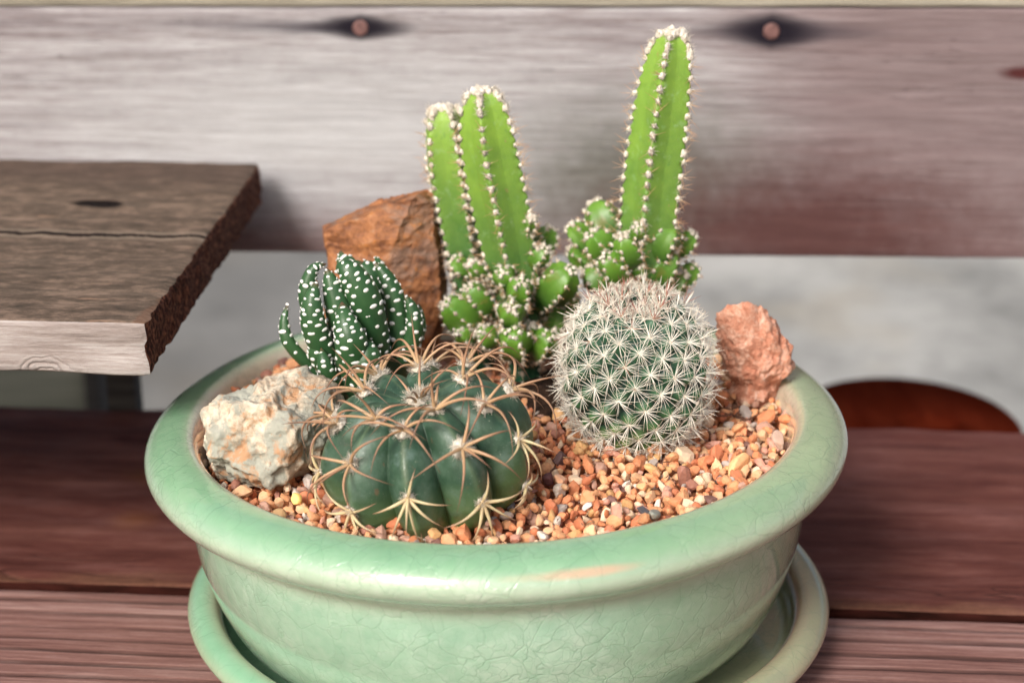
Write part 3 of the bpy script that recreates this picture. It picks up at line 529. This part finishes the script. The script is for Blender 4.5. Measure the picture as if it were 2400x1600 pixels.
# ------------------------------------------------------------------ ribbed cactus with hooked spines (front)
def unit(v): v = np.asarray(v, float); return v/np.linalg.norm(v, axis=-1, keepdims=True)
MC = atz(1004, 1066, 6.6); MA, MCC = 2.88, 2.12; NR = 10
ax = unit([-.20, -.14, 1.]); ex = unit(np.cross([0, 1, 0], ax)); ey = np.cross(ax, ex)
PH0 = R_(-97)
def melo_pt(th, ph):
    """th 0 at apex; ph around"""
    u = ((ph-PH0)/(2*math.pi)*NR); u = np.abs(u-np.round(u))*2                     # 0 crest, 1 valley
    q = np.abs(np.sin(th))**.80*np.sign(np.sin(th)); z = np.cos(th)
    dep = .30*np.clip(np.sin(th)*1.3, 0, 1)**.8*np.where(th > 1.9, np.clip(1-(th-1.9)/.8, .35, 1), 1)
    prof = (1-dep)+dep*np.clip(1-(.995*u)**1.35, 0, 1)**.66
    r = MA*q*prof; zz = MCC*np.sign(z)*np.abs(z)**.92 * np.where(z > 0, (.86+.14*prof), 1.)
    dim = .42*np.exp(-(th/.30)**2); zz = zz-dim
    zz = zz - .16*u**2*np.clip(np.sin(th), 0, 1)*np.clip((1.6-th)/.7, 0, 1)
    r = np.where(th > 1.75, r*(1-.16*np.clip((th-1.75)/.9, 0, 1)), r)
    return MC + r[..., None]*(np.cos(ph)[..., None]*ex+np.sin(ph)[..., None]*ey) + zz[..., None]*ax
TH, PHg = np.meshgrid(np.linspace(.001, 2.75, 130), np.linspace(0, 2*math.pi, 400, endpoint=False)+PH0, indexing='ij')
V = melo_pt(TH, PHg); u = (PHg-PH0)/(2*math.pi)*NR; u = np.abs(u-np.round(u))*2
foot = np.clip((TH-1.35)/.8, 0, 1); crest = np.exp(-(u/.10)**2)
melo = empty('ribbed_cactus', (MC[0], MC[1], GZ), 'squat dark green ribbed cactus with long curved tan spines at the bowl\'s front', 'cactus')
V = V + (V-MC)*(.012*np.array(fract(V.reshape(-1, 3)[::1], .8, 2, 3.)).reshape(TH.shape))[..., None]
mb = MB(); mb.add(V.reshape(-1, 3), grid_faces(130, 400, True)[:, ::-1], 0, np.stack([foot, crest, foot*0, foot*0+1], -1).reshape(-1, 4)); mb.build('body', M_MELO, melo)
def wool_blob(mb, p, n, r, m, seed, hairs=40, hl=.10, hr=.006, flat=.6):
    V, F = ICO[3]; q = V*(r*.78*(1+.5*fract(V, 2.6, 4, seed)))[:, None]; hairs = int(hairs*3.5); hr = hr*1.15; q = q - np.outer(q@n, n)*(1-flat); mb.add(q+p, F, m, (.9, .9, .9, 1))
    rr = np.random.default_rng(int(seed*10)+1); D = unit(rr.normal(size=(hairs, 3))+n*.8); b = p+(D-np.outer(D@n, n)*(1-flat))*r*.7; t = np.linspace(0, 1, 3)[None, :, None]
    J = rr.normal(size=(hairs, 3))*.35; P = b[:, None]+D[:, None]*hl*t+J[:, None]*hl*t**2; tubes(mb, P, np.array([[hr, hr*.8, hr*.3]]), 3, m, np.array([.9, .9, .9]))
ribs = {0: [.42, .66+.28, 1.42, 1.98], 1: [.30, .68, 1.16, 1.72], 2: [.40, .80, 1.3, 1.85], 3: [.3, .62, 1.1], 4: [.42, .85], 5: [.3, .7], 6: [.42, .85], 7: [.34, .62, 1.1], 8: [.30, .72, 1.3], 9: [.32, .70, 1.22, 1.83]}
ribs = {0: [.54, 1.34, 2.0], 1: [.36, .95, 1.62], 2: [.70, 1.28, 1.9], 3: [.40, 1.0], 4: [.7], 5: [.38, .95], 6: [.72], 7: [.42, 1.05], 8: [.72, 1.4], 9: [.40, .98, 1.56, 2.05]}
for k, ths in ribs.items():
    ph = PH0+k*2*math.pi/NR
    for th in ths:
        p = melo_pt(np.array(th), np.array(ph)); e = .03; dth = melo_pt(np.array(th+e), np.array(ph))-melo_pt(np.array(th-e), np.array(ph)); dn = unit(dth)
        side = unit(-math.sin(ph)*ex+math.cos(ph)*ey); nrm = unit(np.cross(dn, side)); nrm = nrm*np.sign(nrm@(p-MC)) if abs(nrm@(p-MC)) > 1e-6 else nrm
        if th < .5: nrm = unit(nrm+.5*unit(math.cos(ph)*ex+math.sin(ph)*ey))
        top = th < 1.0; L0 = 1.85 if th < 1.25 else (1.36 if th < 1.8 else .95)
        L0 *= rng.uniform(.9, 1.08)
        angs = [86, -88, 36, -40, 135] if th > .5 else [25, -40, 85, -95, 150]
        if th > 1.2: angs = [78, -82, 35, -35, 2, 165+rng.uniform(-20, 20), ]
        if 1.2 < th < 1.6 and k in (9, 1): angs = [68, -72, 30, -28, 120, -125]
        Ps, Rs = [], []
        for a in angs:
            a = R_(a+rng.uniform(-9, 9)); d = unit(math.cos(a)*dn+math.sin(a)*side); L = L0*rng.uniform(.82, 1.08)*(1 if abs(a) < 2.3 else .72)
            t = np.linspace(0, 1, 12)[:, None]; rise = (.70 if th < 1.25 else .40)
            P = p + nrm*.03 + d*L*(t**.95) + nrm*L*rise*(1.55*t-1.62*t**2) + side*L*rng.uniform(-.06, .06)*t**2
            Ps.append(P); Rs.append(.050*(1-.93*t[:, 0]**1.4)*rng.uniform(.8, 1.08))
        if th < 1.4: t = np.linspace(0, 1, 12)[:, None]; L = L0*.75; P = p+nrm*.04+unit(nrm+dn*(.5 if th > .5 else -.3))*L*t+dn*L*.25*t**2; Ps.append(P); Rs.append(.05*(1-.93*t[:, 0]**1.4))
        mb = MB(); tubes(mb, np.array(Ps), np.array(Rs), 7); sp = mb.build('spine_cluster', M_MSP if th < 1.25 else M_MSPL, melo)
        mb = MB(); wool_blob(mb, p, nrm, (.27 if th < 1.2 else .15)*rng.uniform(.85, 1.15), 0, k+th, 70 if top else 25, .13, .006, .5); mb.build('areole', M_WOOL, sp)
mb = MB(); t0 = melo_pt(np.array(.02), np.array(0.)); wool_blob(mb, t0, ax, .40, 0, 5.5, 140, .18, .006, .6); mb.build('crown_wool', M_WOOL, melo)
mb = MB(); Ps = []
for i in range(8):
    a = rng.uniform(0, 2*math.pi); d = math.cos(a)*ex+math.sin(a)*ey; t = np.linspace(0, 1, 12)[:, None]; L = rng.uniform(.7, 1.45)
    Ps.append(t0+d*rng.uniform(.1, .4)+ax*L*(.95*t-.2*t**2)+d*L*(.25*t+.75*t**2))
tubes(mb, np.array(Ps), (.046*(1-.93*np.linspace(0, 1, 12)**1.4))[None], 7); mb.build('crown_spines', M_MSP, melo)

# ------------------------------------------------------------------ white-spined ball cactus
BC = atz(1490, 873, 7.55); BA, BCc = 2.0, 2.36; bax = unit([-.05, -.15, 1.]); bex = unit(np.cross([0, 1, 0], bax)); bey = np.cross(bax, bex)
def mam_pt(th, ph, r=1.):
    q = np.sin(th)**.9; z = np.cos(th); zz = BCc*np.sign(z)*np.abs(z)**.88; zz = zz-.38*np.exp(-(th/.28)**2); rr = BA*q*np.where(th > 1.75, 1-.10*np.clip((th-1.75)/.8, 0, 1), 1)*r
    return BC+rr[..., None]*(np.cos(ph)[..., None]*bex+np.sin(ph)[..., None]*bey)+zz[..., None]*bax
NT = 168; i = np.arange(NT); cz = 1-(i+.5)/NT*1.86; tth = np.arccos(cz); tph = i*math.pi*(3-math.sqrt(5))
TP = mam_pt(tth, tph)
TH, PHg = np.meshgrid(np.linspace(.001, 2.7, 200), np.linspace(0, 2*math.pi, 320, endpoint=False), indexing='ij')
V = mam_pt(TH, PHg); Vf = V.reshape(-1, 3); dmin = np.full(len(Vf), 9.)
for p in TP: dmin = np.minimum(dmin, ((Vf-p)**2).sum(1))
dmin = np.sqrt(dmin); hgt = np.clip(1-(dmin/.32)**1.5, 0, 1)
Nv = unit(Vf-BC); Vf = Vf+Nv*(.26*hgt-.16)[:, None]
low = np.clip((TH.ravel()-1.5)/.7, 0, 1)*np.clip(hgt*1.2-.2, 0, 1)*(.5+.5*np.sin(PHg.ravel()*3+1))
mam = empty('ball_cactus', (BC[0], BC[1], GZ), 'round green ball cactus covered in fine white star-shaped spines, right of the ribbed one', 'cactus')
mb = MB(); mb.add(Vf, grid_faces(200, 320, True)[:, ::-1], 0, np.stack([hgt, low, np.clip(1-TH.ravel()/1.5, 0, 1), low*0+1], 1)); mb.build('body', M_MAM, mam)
vd = unit(CAMP-BC); order = np.argsort(-((unit(TP-BC)@vd))); rest = MB()
for rank, ii in enumerate(order):
    p0_ = TP[ii]; n = unit(p0_-BC); p = p0_+n*.09; th = tth[ii]
    a1 = unit(np.cross(n, [0.13, .2, 1.])); a2 = np.cross(n, a1)
    crown = th < .50; nr = 24; mb = rest if rank >= 99 else MB(); r0 = rng.uniform(0, 6)
    A = r0+np.arange(nr)*2*math.pi/nr+rng.normal(size=nr)*.12; D = np.cos(A)[:, None]*a1+np.sin(A)[:, None]*a2; el = rng.uniform(.22, .62, nr)[:, None] if not crown else rng.uniform(.5, 1.4, nr)[:, None]
    D = unit(D+n*el); L = rng.uniform(.34, .72, nr)[:, None, None]*(1.15 if th > 1.9 else 1)*(.75 if crown else 1); t = np.linspace(0, 1, 4)[None, :, None]
    P = p+D[:, None]*L*t+n*(L*-.12*t**2)+rng.normal(size=(nr, 1, 3))*.04*t**2; tubes(mb, P, np.array([[.0082, .008, .0065, .003]]), 3, 0)
    nc = 4 if not crown else 6; D = unit(n+(rng.normal(size=(nc, 3))*.42)); L = rng.uniform(.38, .62, nc)[:, None, None]; P = p+D[:, None]*L*t
    tubes(mb, P, np.array([[.012, .011, .008, .003]]), 4, 1 if th < .5 or (th < 1.2 and rng.uniform() < .2) else 0)
    V_, F_i = ICO[1]; mb.add(V_*.045+p, F_i, 2)
    if mb is not rest: mb.build('spine_cluster', [M_WSP, M_RSP, M_WOOL], mam)
for q in range(34):
    th, ph = .50*math.sqrt((q+.5)/34), q*2.4; p = mam_pt(np.array(th), np.array(ph)); n = unit(unit(p-BC)+np.array([0, 0, .3])); t = np.linspace(0, 1, 4)[None, :, None]
    D = unit(rng.normal(size=(24, 3))*.8+n*1.0); L = rng.uniform(.2, .42, 24)[:, None, None]; tubes(rest, p+D[:, None]*L*t, np.array([[.011, .010, .008, .003]]), 3, 0)
    D = unit(rng.normal(size=(3, 3))*.35+n); L = rng.uniform(.25, .42, 3)[:, None, None]; tubes(rest, p+D[:, None]*L*t, np.array([[.010, .009, .007, .003]]), 3, 1); rest.add(ICO[1][0]*.06+p, ICO[1][1], 2)
ro = rest.build('spine_clusters', [M_WSP, M_RSP, M_WOOL], mam); ro['kind'] = 'stuff'

# ------------------------------------------------------------------ green columnar cacti and their pups
def star(u, amt):                                # u 0 crest .. 1 valley
    return 1-amt*(1-(1-np.sqrt(u*u+.004)+.063)**1.9)
def ribbed(mb_skin, axis_pts, rad, nr, ph0, nseg, amt, spacing, tuft_r, spine_l, tops, seed, ringn=120, low_dark=True, view_only=True, spmask=None):
    """skin into mb_skin; returns (wool MB, spine MB) for every rib"""
    C = catmull(axis_pts, nseg); T = unit(np.gradient(C, axis=0)); t = np.linspace(0, 1, nseg)
    rd = np.interp(t, [q[0] for q in rad], [q[1] for q in rad]); K = np.hanning(9); K /= K.sum(); rd2 = np.convolve(np.pad(rd, 4, 'edge'), K, 'valid'); w0 = np.clip((.93-t)/.05, 0, 1); rd = rd2*w0+rd*(1-w0)
    ref = np.array([0, 1., 0]); A = unit(np.cross(ref, T)); B = np.cross(T, A)
    ph = np.linspace(0, 2*math.pi, ringn, endpoint=False)+ph0; u = (ph-ph0)/(2*math.pi)*nr; u = np.abs(u-np.round(u))*2
    s = star(u, amt); s = s/s.max(); ln = np.concatenate([[0], np.cumsum(np.linalg.norm(np.diff(C, axis=0), axis=1))])
    bmp = 1+np.exp(-(u/.16)**2)[None]*.045*np.cos(2*math.pi*ln/spacing)[:, None]
    am = np.clip(rd/rd.max()*1.6, .0, 1)
    sect = 1-(1-s)[None]*1.0*am[:, None]**0
    V = C[:, None]+(rd[:, None]*sect*bmp)[..., None]*(np.cos(ph)[None, :, None]*A[:, None]+np.sin(ph)[None, :, None]*B[:, None])
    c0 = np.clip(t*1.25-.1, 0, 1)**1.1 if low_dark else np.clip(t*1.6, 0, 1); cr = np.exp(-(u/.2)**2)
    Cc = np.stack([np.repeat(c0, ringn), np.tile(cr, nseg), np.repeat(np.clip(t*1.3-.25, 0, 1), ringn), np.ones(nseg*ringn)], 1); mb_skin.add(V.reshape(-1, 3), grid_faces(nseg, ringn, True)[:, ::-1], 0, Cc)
    r_ = np.random.default_rng(seed); out = []
    for k in range(nr):
        W = MB(); cnt = 0; j = int(round(k*ringn/nr)) % ringn; ps = np.arange(spacing*.5+r_.uniform(0, .3)*spacing, ln[-1]-.02, spacing); ps = ps+r_.normal(size=len(ps))*spacing*.07
        extra_top = [ln[-1]*.985, ln[-1]*.965, ln[-1]*.94, ln[-1]-.5*spacing] if tops else [ln[-1]-.03]
        for q in list(ps)+extra_top:
            f = np.interp(q, ln, np.arange(nseg)); a = int(min(f, nseg-2)); w = f-a; p = V[a, j]*(1-w)+V[a+1, j]*w; c = C[a]*(1-w)+C[a+1]*w; Tn = T[a]; n = unit(unit(p-c)+Tn*(.15 if q < ln[-1]*.9 else .7))
            rr = tuft_r*r_.uniform(.8, 1.25)*(1.15 if q > ln[-1]*.9 else 1)*(.72 if q < ln[-1]*.35 else 1); V_, F_i = ICO[2]
            sh = V_*(rr*.86*(1+.8*fract(V_, 2.2, 3, r_.uniform(0, 50))))[:, None]; sh = sh+np.outer(V_@Tn, Tn)*rr*.25; W.add(sh+p+n*rr*.25, F_i, 0)
            h = 20; D = unit(r_.normal(size=(h, 3))+n); tt = np.linspace(0, 1, 3)[None, :, None]; tubes(W, (p+D*rr*.7)[:, None]+D[:, None]*rr*1.15*tt+r_.normal(size=(h, 1, 3))*rr*.5*tt**2, np.array([[.008, .006, .002]]), 3, 0)
            if q < ln[-1]*.93:
                h = r_.integers(3, 7); D = unit(n*1.0+r_.normal(size=(h, 3))*.65); L = spine_l*r_.uniform(.5, 1.15, h)[:, None, None]; tt = np.linspace(0, 1, 4)[None, :, None]
                tubes(W, (p+n*rr*.4)+D[:, None]*L*tt+r_.normal(size=(h, 1, 3))*.05*tt**2*spine_l, np.array([[.010, .008, .006, .002]]), 3, 1)
            cnt += 1
        out.append(W)
    return out
def stem(parent, pts, rad, nr, ph0, nseg=140, amt=.235, spacing=.36, tuft=.086, sl=.46, seed=1, name='stem'):
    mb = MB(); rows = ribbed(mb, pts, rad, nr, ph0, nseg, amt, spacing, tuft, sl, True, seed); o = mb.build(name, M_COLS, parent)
    for W in rows: W.build('areole_row', [M_WOOL, M_TSP], o)
    top = catmull(pts, 30)[-1]; W = MB(); r_ = np.random.default_rng(seed)
    for i in range(26):
        a = r_.uniform(0, 6.28); q = r_.uniform(0, 1)**.6*rad[-3][1]*.62; V_, F_i = ICO[2]; rr = tuft*r_.uniform(.85, 1.4); sh = V_*(rr*(1+.5*fract(V_, 1.8, 2, i*3.)))[:, None]
        W.add(sh+top+np.array([q*math.cos(a), q*math.sin(a), -.03-q*q*.55+.02*r_.normal()]), F_i, 0)
    W.build('crown_wool', [M_WOOL], o); return o
def pup(parent, base, tip, r, seed):
    base, tip = np.array(base), np.array(tip); L = np.linalg.norm(tip-base); m = MB(); r_ = np.random.default_rng(seed)
    mid = (base+tip)/2+r_.normal(size=3)*.05; t0 = max(.0, 1-2.4*r/L)
    rad = [(0, r*.35)] + ([(t0, r*.5)] if t0 > .02 else [])
    for q in (.04, .1, .2, .35, .5, .65, .78, .88, .94, .98, 1.): z = q*2-1; rad.append((t0+(1-t0)*q, r*math.sqrt(max(0, 1-z*z))**.85 if q > .3 else r*(.55+.45*(q/.35)**.6 if q < .35 else 1)))
    rad = sorted(rad); rad[-1] = (1., .01)
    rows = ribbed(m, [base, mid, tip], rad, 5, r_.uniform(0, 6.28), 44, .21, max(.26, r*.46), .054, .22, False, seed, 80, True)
    o = m.build('offset', M_PUP, parent); W = MB()
    for w_ in rows:
        off = W.n; 
        for V_, F_, M_, C_ in zip(w_.V, w_.F, w_.M, w_.C): pass
        for V_ in w_.V: W.V.append(V_)
        for F_ in w_.F: W.F.append(F_+off)
        W.M += w_.M; W.C += w_.C; W.n += w_.n
    T = unit(tip-base)
    for i in range(5): V_, F_i = ICO[2]; rr = .05*r_.uniform(.8, 1.3); W.add(V_*(rr*(1+.4*fract(V_, 1.8, 2, i*3.)))[:, None]+tip+r_.normal(size=3)*r*.16-T*.02, F_i, 0)
    W.build('areoles', [M_WOOL, M_TSP], o)
DP = 1.0204
YL, YR = 4.4, 4.0
def dpx(px, py, y): return aty(px*DP, py*DP, y)
DOM = [(0, .50), (.12, .62), (.3, .86), (.5, .99), (.66, 1.0), (.8, .94), (.88, .85), (.935, .72), (.97, .55), (.99, .35), (1, .02)]
def radp(R): return [(a, b*R) for a, b in DOM]
fa = empty('columnar_cactus', (*dpx(1200, 800, YL)[:2], GZ), 'clump with two tall green columns and small offsets, behind the ribbed cactus', 'cactus', 'green columnar cactus clumps')
b_ = dpx(1210, 800, YL); b_[2] = GZ-.2
stem(fa, [b_, dpx(1190, 680, YL), dpx(1158, 500, YL), dpx(1128, 350, YL), dpx(1107, 204, YL)], radp(.92), 5, R_(-100), seed=2)
b2 = dpx(1110, 800, 5.6); b2[2] = GZ-.2
stem(fa, [b2, dpx(1075, 640, 5.6), dpx(1048, 480, 5.6), dpx(1028, 350, 5.6), dpx(1018, 242, 5.6)], radp(.76), 5, R_(-62), seed=5)
fb = empty('columnar_cactus', (*dpx(1490, 800, YR)[:2], GZ), 'single tallest green column with small offsets, behind the white-spined ball cactus', 'cactus', 'green columnar cactus clumps')
b_ = dpx(1478, 800, YR); b_[2] = GZ-.2
stem(fb, [b_, dpx(1482, 650, YR), dpx(1495, 480, YR), dpx(1520, 270, YR), dpx(1548, 70, YR)], radp(.90), 5, R_(-108), seed=9)
def pups(parent, lst, ox, oy, sc, core, y0):
    for i, (x, y, r, dy, L) in enumerate(lst):
        px, py = ox+x/sc, oy+y/sc; Y = y0+dy; c = aty(px, py, Y); r = 1.12*r/sc/F_*float((c-CAMP)@FW); tip = c+np.array([0, -.05, r*1.0]); cb = np.array([core[0], core[1], max(GZ-.2, c[2]-r*L)])
        d = c-cb; base = c-np.array([0, 0, r*.7])-np.array([d[0], d[1], 0])*.55 - np.array([0, 0, .35*L]); base[2] = max(base[2], GZ-.4)
        tip = c + unit(np.array([d[0]*.35, d[1]*.35, 1.6]))*r*1.15; pup(parent, base, tip, r, 40+i+int(ox))
cL = dpx(1190, 750, YL)
pups(fa, [(292, 1215, 72, -.8, 1.3), (195, 1315, 96, -1.1, 1), (205, 1040, 46, .3, 1.5), (292, 1050, 38, -.6, 1.8), (462, 1115, 62, -1.2, 1.4), (560, 1180, 74, -1.4, 1.4), (508, 1320, 78, -1.9, 1), (520, 1470, 92, -2.0, 1), (690, 1470, 80, -1.5, 1),
          (788, 1150, 102, -1.0, 1.2), (682, 990, 52, -.5, 1.6), (700, 910, 74, .8, 1.5), (612, 795, 30, -.6, 1.8), (352, 1430, 60, -1.6, 1), (240, 1430, 60, -1.3, 1), (600, 1390, 50, -1.2, 1), (690, 1090, 40, .6, 1.5), (740, 1330, 80, .3, 1), (690, 1250, 75, .5, 1.3), (820, 1260, 70, .7, 1), (640, 1350, 60, .2, 1), (420, 1400, 60, -.2, 1)], 980, 180, 2.305, cL, YL)
cR = dpx(1482, 700, YR)
pups(fb, [(345, 1150, 98, .9, 1.3), (208, 1230, 62, .7, 1.3), (325, 1295, 82, -.5, 1.2), (482, 1305, 76, -.9, 1.2), (400, 1425, 84, -1.0, 1), (738, 1260, 86, -.3, 1.2), (848, 1275, 58, .3, 1.3), (732, 1395, 86, -.2, 1), (862, 1450, 56, .5, 1), (212, 1365, 60, .9, 1), (560, 1220, 44, -.9, 1.5), (300, 1480, 70, .4, 1), (560, 1400, 60, -.6, 1), (795, 1500, 60, .2, 1)], 1260, 40, 2.376, cR, YR)

# ------------------------------------------------------------------ white-spotted succulent
HB = np.array([*(dpx(822, 880, 1.0)[:2]), GZ]); haw = empty('spotted_succulent', HB, 'dark green succulent with incurved pointed leaves dotted white, in front of the rust slate', 'succulent')
def leaf(pts, w, ys, seed, thick=.55, spread=1.):
    r_ = np.random.default_rng(seed); n = 60
    P3 = np.array([aty(640+x/4.355, 560+y/4.355, yy) for (x, y), yy in zip(pts, ys)]); C = catmull(P3[::-1], n)      # base -> tip
    T = unit(np.gradient(C, axis=0)); t = np.linspace(0, 1, n); W = 1.18*w/2/4.355/F_*float((P3[1]-CAMP)@FW)
    out = C-np.array([HB[0], HB[1]+1.3, 0]); out[:, 2] = 0; out = unit(out); out = out+np.array([0, -1.15, .25]); out = unit(out-(out*T).sum(1)[:, None]*T); sd_ = np.cross(T, out)
    wd = W*np.interp(t, [0, .15, .4, .65, .85, .95, 1], [.85, 1., 1., .76, .42, .18, .02]); K = np.hanning(7); K /= K.sum(); wd = np.append(np.convolve(np.pad(wd, 3, 'edge'), K, 'valid')[:-1], .004)
    a = np.linspace(0, 2*math.pi, 36, endpoint=False); ca, sa = np.cos(a), np.sin(a); kk = np.where(sa > 0, .80, .30); keel = np.where(sa > 0, 1+.05*np.exp(-((a-math.pi/2)/.3)**2), 1)
    V = C[:, None]+wd[:, None, None]*(ca[None, :, None]*sd_[:, None]+(sa*kk*keel)[None, :, None]*out[:, None]); m = MB()
    cc = np.repeat(t, 36); m.add(V.reshape(-1, 3), grid_faces(n, 36, True), 0, np.stack([cc, cc, cc, cc*0+1], 1))
    L = np.linalg.norm(np.diff(C, axis=0), axis=1).sum(); row = 0; s = .12
    V2, F2 = ICO[2]
    while s < L-.06:
        tt = s/L; f = tt*(n-1); i0 = int(f); wq = wd[i0]; half = math.pi*wq*.8; nk = max(1, int(half/.27)); offs = (row % 2)*.5
        for k in range(nk+1):
            u = (k+offs+r_.normal()*.04)/nk
            if u < -.02 or u > 1.02 or r_.uniform() < .05: continue
            ang = math.pi*(.0+u*1.0)+r_.normal()*.03; kq = .80 if math.sin(ang) > 0 else .3
            n_ = unit(math.cos(ang)*sd_[i0]+math.sin(ang)*out[i0]/.8); p = C[i0]+wq*(math.cos(ang)*sd_[i0]+math.sin(ang)*kq*out[i0])+T[i0]*r_.normal()*.015
            rr = .062*r_.uniform(.85, 1.15)*(.55+.45*min(1, (1-tt)*2.2)); el = 1.9 if r_.uniform() < .2 else r_.uniform(1.1, 1.4); tg = unit(np.cross(n_, T[i0]))
            m.add(p+rr*(np.outer(V2[:, 0]*el, tg)+np.outer(V2[:, 1]*r_.uniform(.8, 1.0), T[i0])+np.outer(V2[:, 2]*.32, n_)), F2, 1)
        s += .18; row += 1
    m.build('leaf', [M_LEAF, M_TUB], haw)
LV = [([(690, 110), (720, 220), (800, 330), (850, 600)], 210, (2.7, 2.6, 2.3, 2.0)), ([(1035, 175), (1080, 250), (1130, 400), (1150, 700)], 130, (2.9, 2.7, 2.4, 2.1)),
      ([(930, 235), (860, 310), (1010, 420), (1150, 800)], 260, (1.9, 1.9, 1.8, 1.6)), ([(1485, 650), (1500, 800), (1480, 950), (1380, 1200)], 130, (2.3, 2.2, 2.0, 1.6)),
      ([(1020, 225), (1160, 400), (1260, 700), (1290, 1150)], 190, (1.3, 1.2, 1.1, 1.0)), ([(1340, 560), (1420, 720), (1440, 950), (1330, 1250)], 160, (.9, .9, .9, .9)),
      ([(640, 330), (760, 330), (930, 620), (1060, 1200)], 300, (.5, .3, .3, .5)), ([(660, 300), (830, 400), (1010, 720), (1130, 1250)], 190, (.9, .8, .7, .8)),
      ([(545, 250), (400, 330), (350, 640), (560, 1200)], 150, (.6, .5, .4, .6)), ([(545, 290), (600, 480), (680, 800), (760, 1250)], 230, (.3, .2, .1, .3)),
      ([(450, 420), (400, 640), (430, 920), (610, 1350)], 235, (-.1, -.3, -.3, 0)), ([(700, 640), (740, 850), (800, 1080), (800, 1500)], 290, (-.2, -.5, -.6, -.2)),
      ([(150, 655), (115, 860), (180, 1080), (480, 1400)], 125, (.6, .4, .3, .4)), ([(490, 1110), (520, 1250), (570, 1400), (700, 1650)], 170, (-.6, -.8, -.7, -.3)),
      ([(930, 1010), (960, 1150), (940, 1300), (850, 1550)], 300, (-.3, -.5, -.5, -.2)), ([(560, 900), (470, 1050), (500, 1200), (700, 1500)], 220, (.0, -.2, -.2, .1))]
for i, (pts, w_, ys) in enumerate(LV): leaf(pts, w_, ys, 70+i)
mb = MB(); V_, F_i = ICO[4]; mb.add(V_*np.array([1.25, .8, 1.9])+HB+np.array([.2, .9, 1.0]), F_i, 0, (.1, .1, .1, 1)); mb.build('rosette_core', M_LEAF, haw)

# ------------------------------------------------------------------ dry roots on the gravel
p = atz(1735, 975, GZ+.15); m = MB(); Ps = []
for i in range(24):
    a = p+np.array([rng.normal()*.45, rng.normal()*.18, rng.uniform(-.02, .12)]); d = unit(np.array([1, rng.normal()*.6, rng.normal()*.12])); t = np.linspace(0, 1, 6)[:, None]; Ps.append(a+d*rng.uniform(.2, .6)*(t-.5)+rng.normal(size=(1, 3))*.06*np.sin(t*3))
tubes(m, np.array(Ps), np.array([[.02, .024, .024, .02, .014, .006]]), 4); o = m.build('dry_roots', M_ROOT, loc=p); tag(o, 'tuft of dark dry rootlets on the gravel below the salmon rock', 'roots')

m = MB(); Ps = []; 
for i in range(70):
    a = rng.uniform(0, 2*math.pi); q = 8.2*math.sqrt(rng.uniform()); x = PC[0]+q*math.cos(a); y = PC[1]+q*math.sin(a); L = rng.uniform(.12, .55); b = rng.uniform(0, 2*math.pi); t = np.linspace(-.5, .5, 5)[:, None]
    Ps.append(np.array([x, y, gz(x, y)+.17])+np.array([math.cos(b), math.sin(b), rng.normal()*.15])*L*t+rng.normal(size=(1, 3))*.05*np.abs(t))
tubes(m, np.array(Ps), np.array([[.006, .013, .015, .012, .005]]), 5); for_m = G('dry_litter'); vv_ = for_m.vec()
M_LIT = for_m.done(for_m.ramp(for_m.noise(vv_, .9, 2), [(.4, (.08, .035, .02)), (.6, (.50, .36, .20))]), .8)
tag(m.build('plant_litter', M_LIT, loc=(PC[0], PC[1], GZ)), 'fallen spines and straw bits scattered on the gravel', 'litter', kind='stuff')
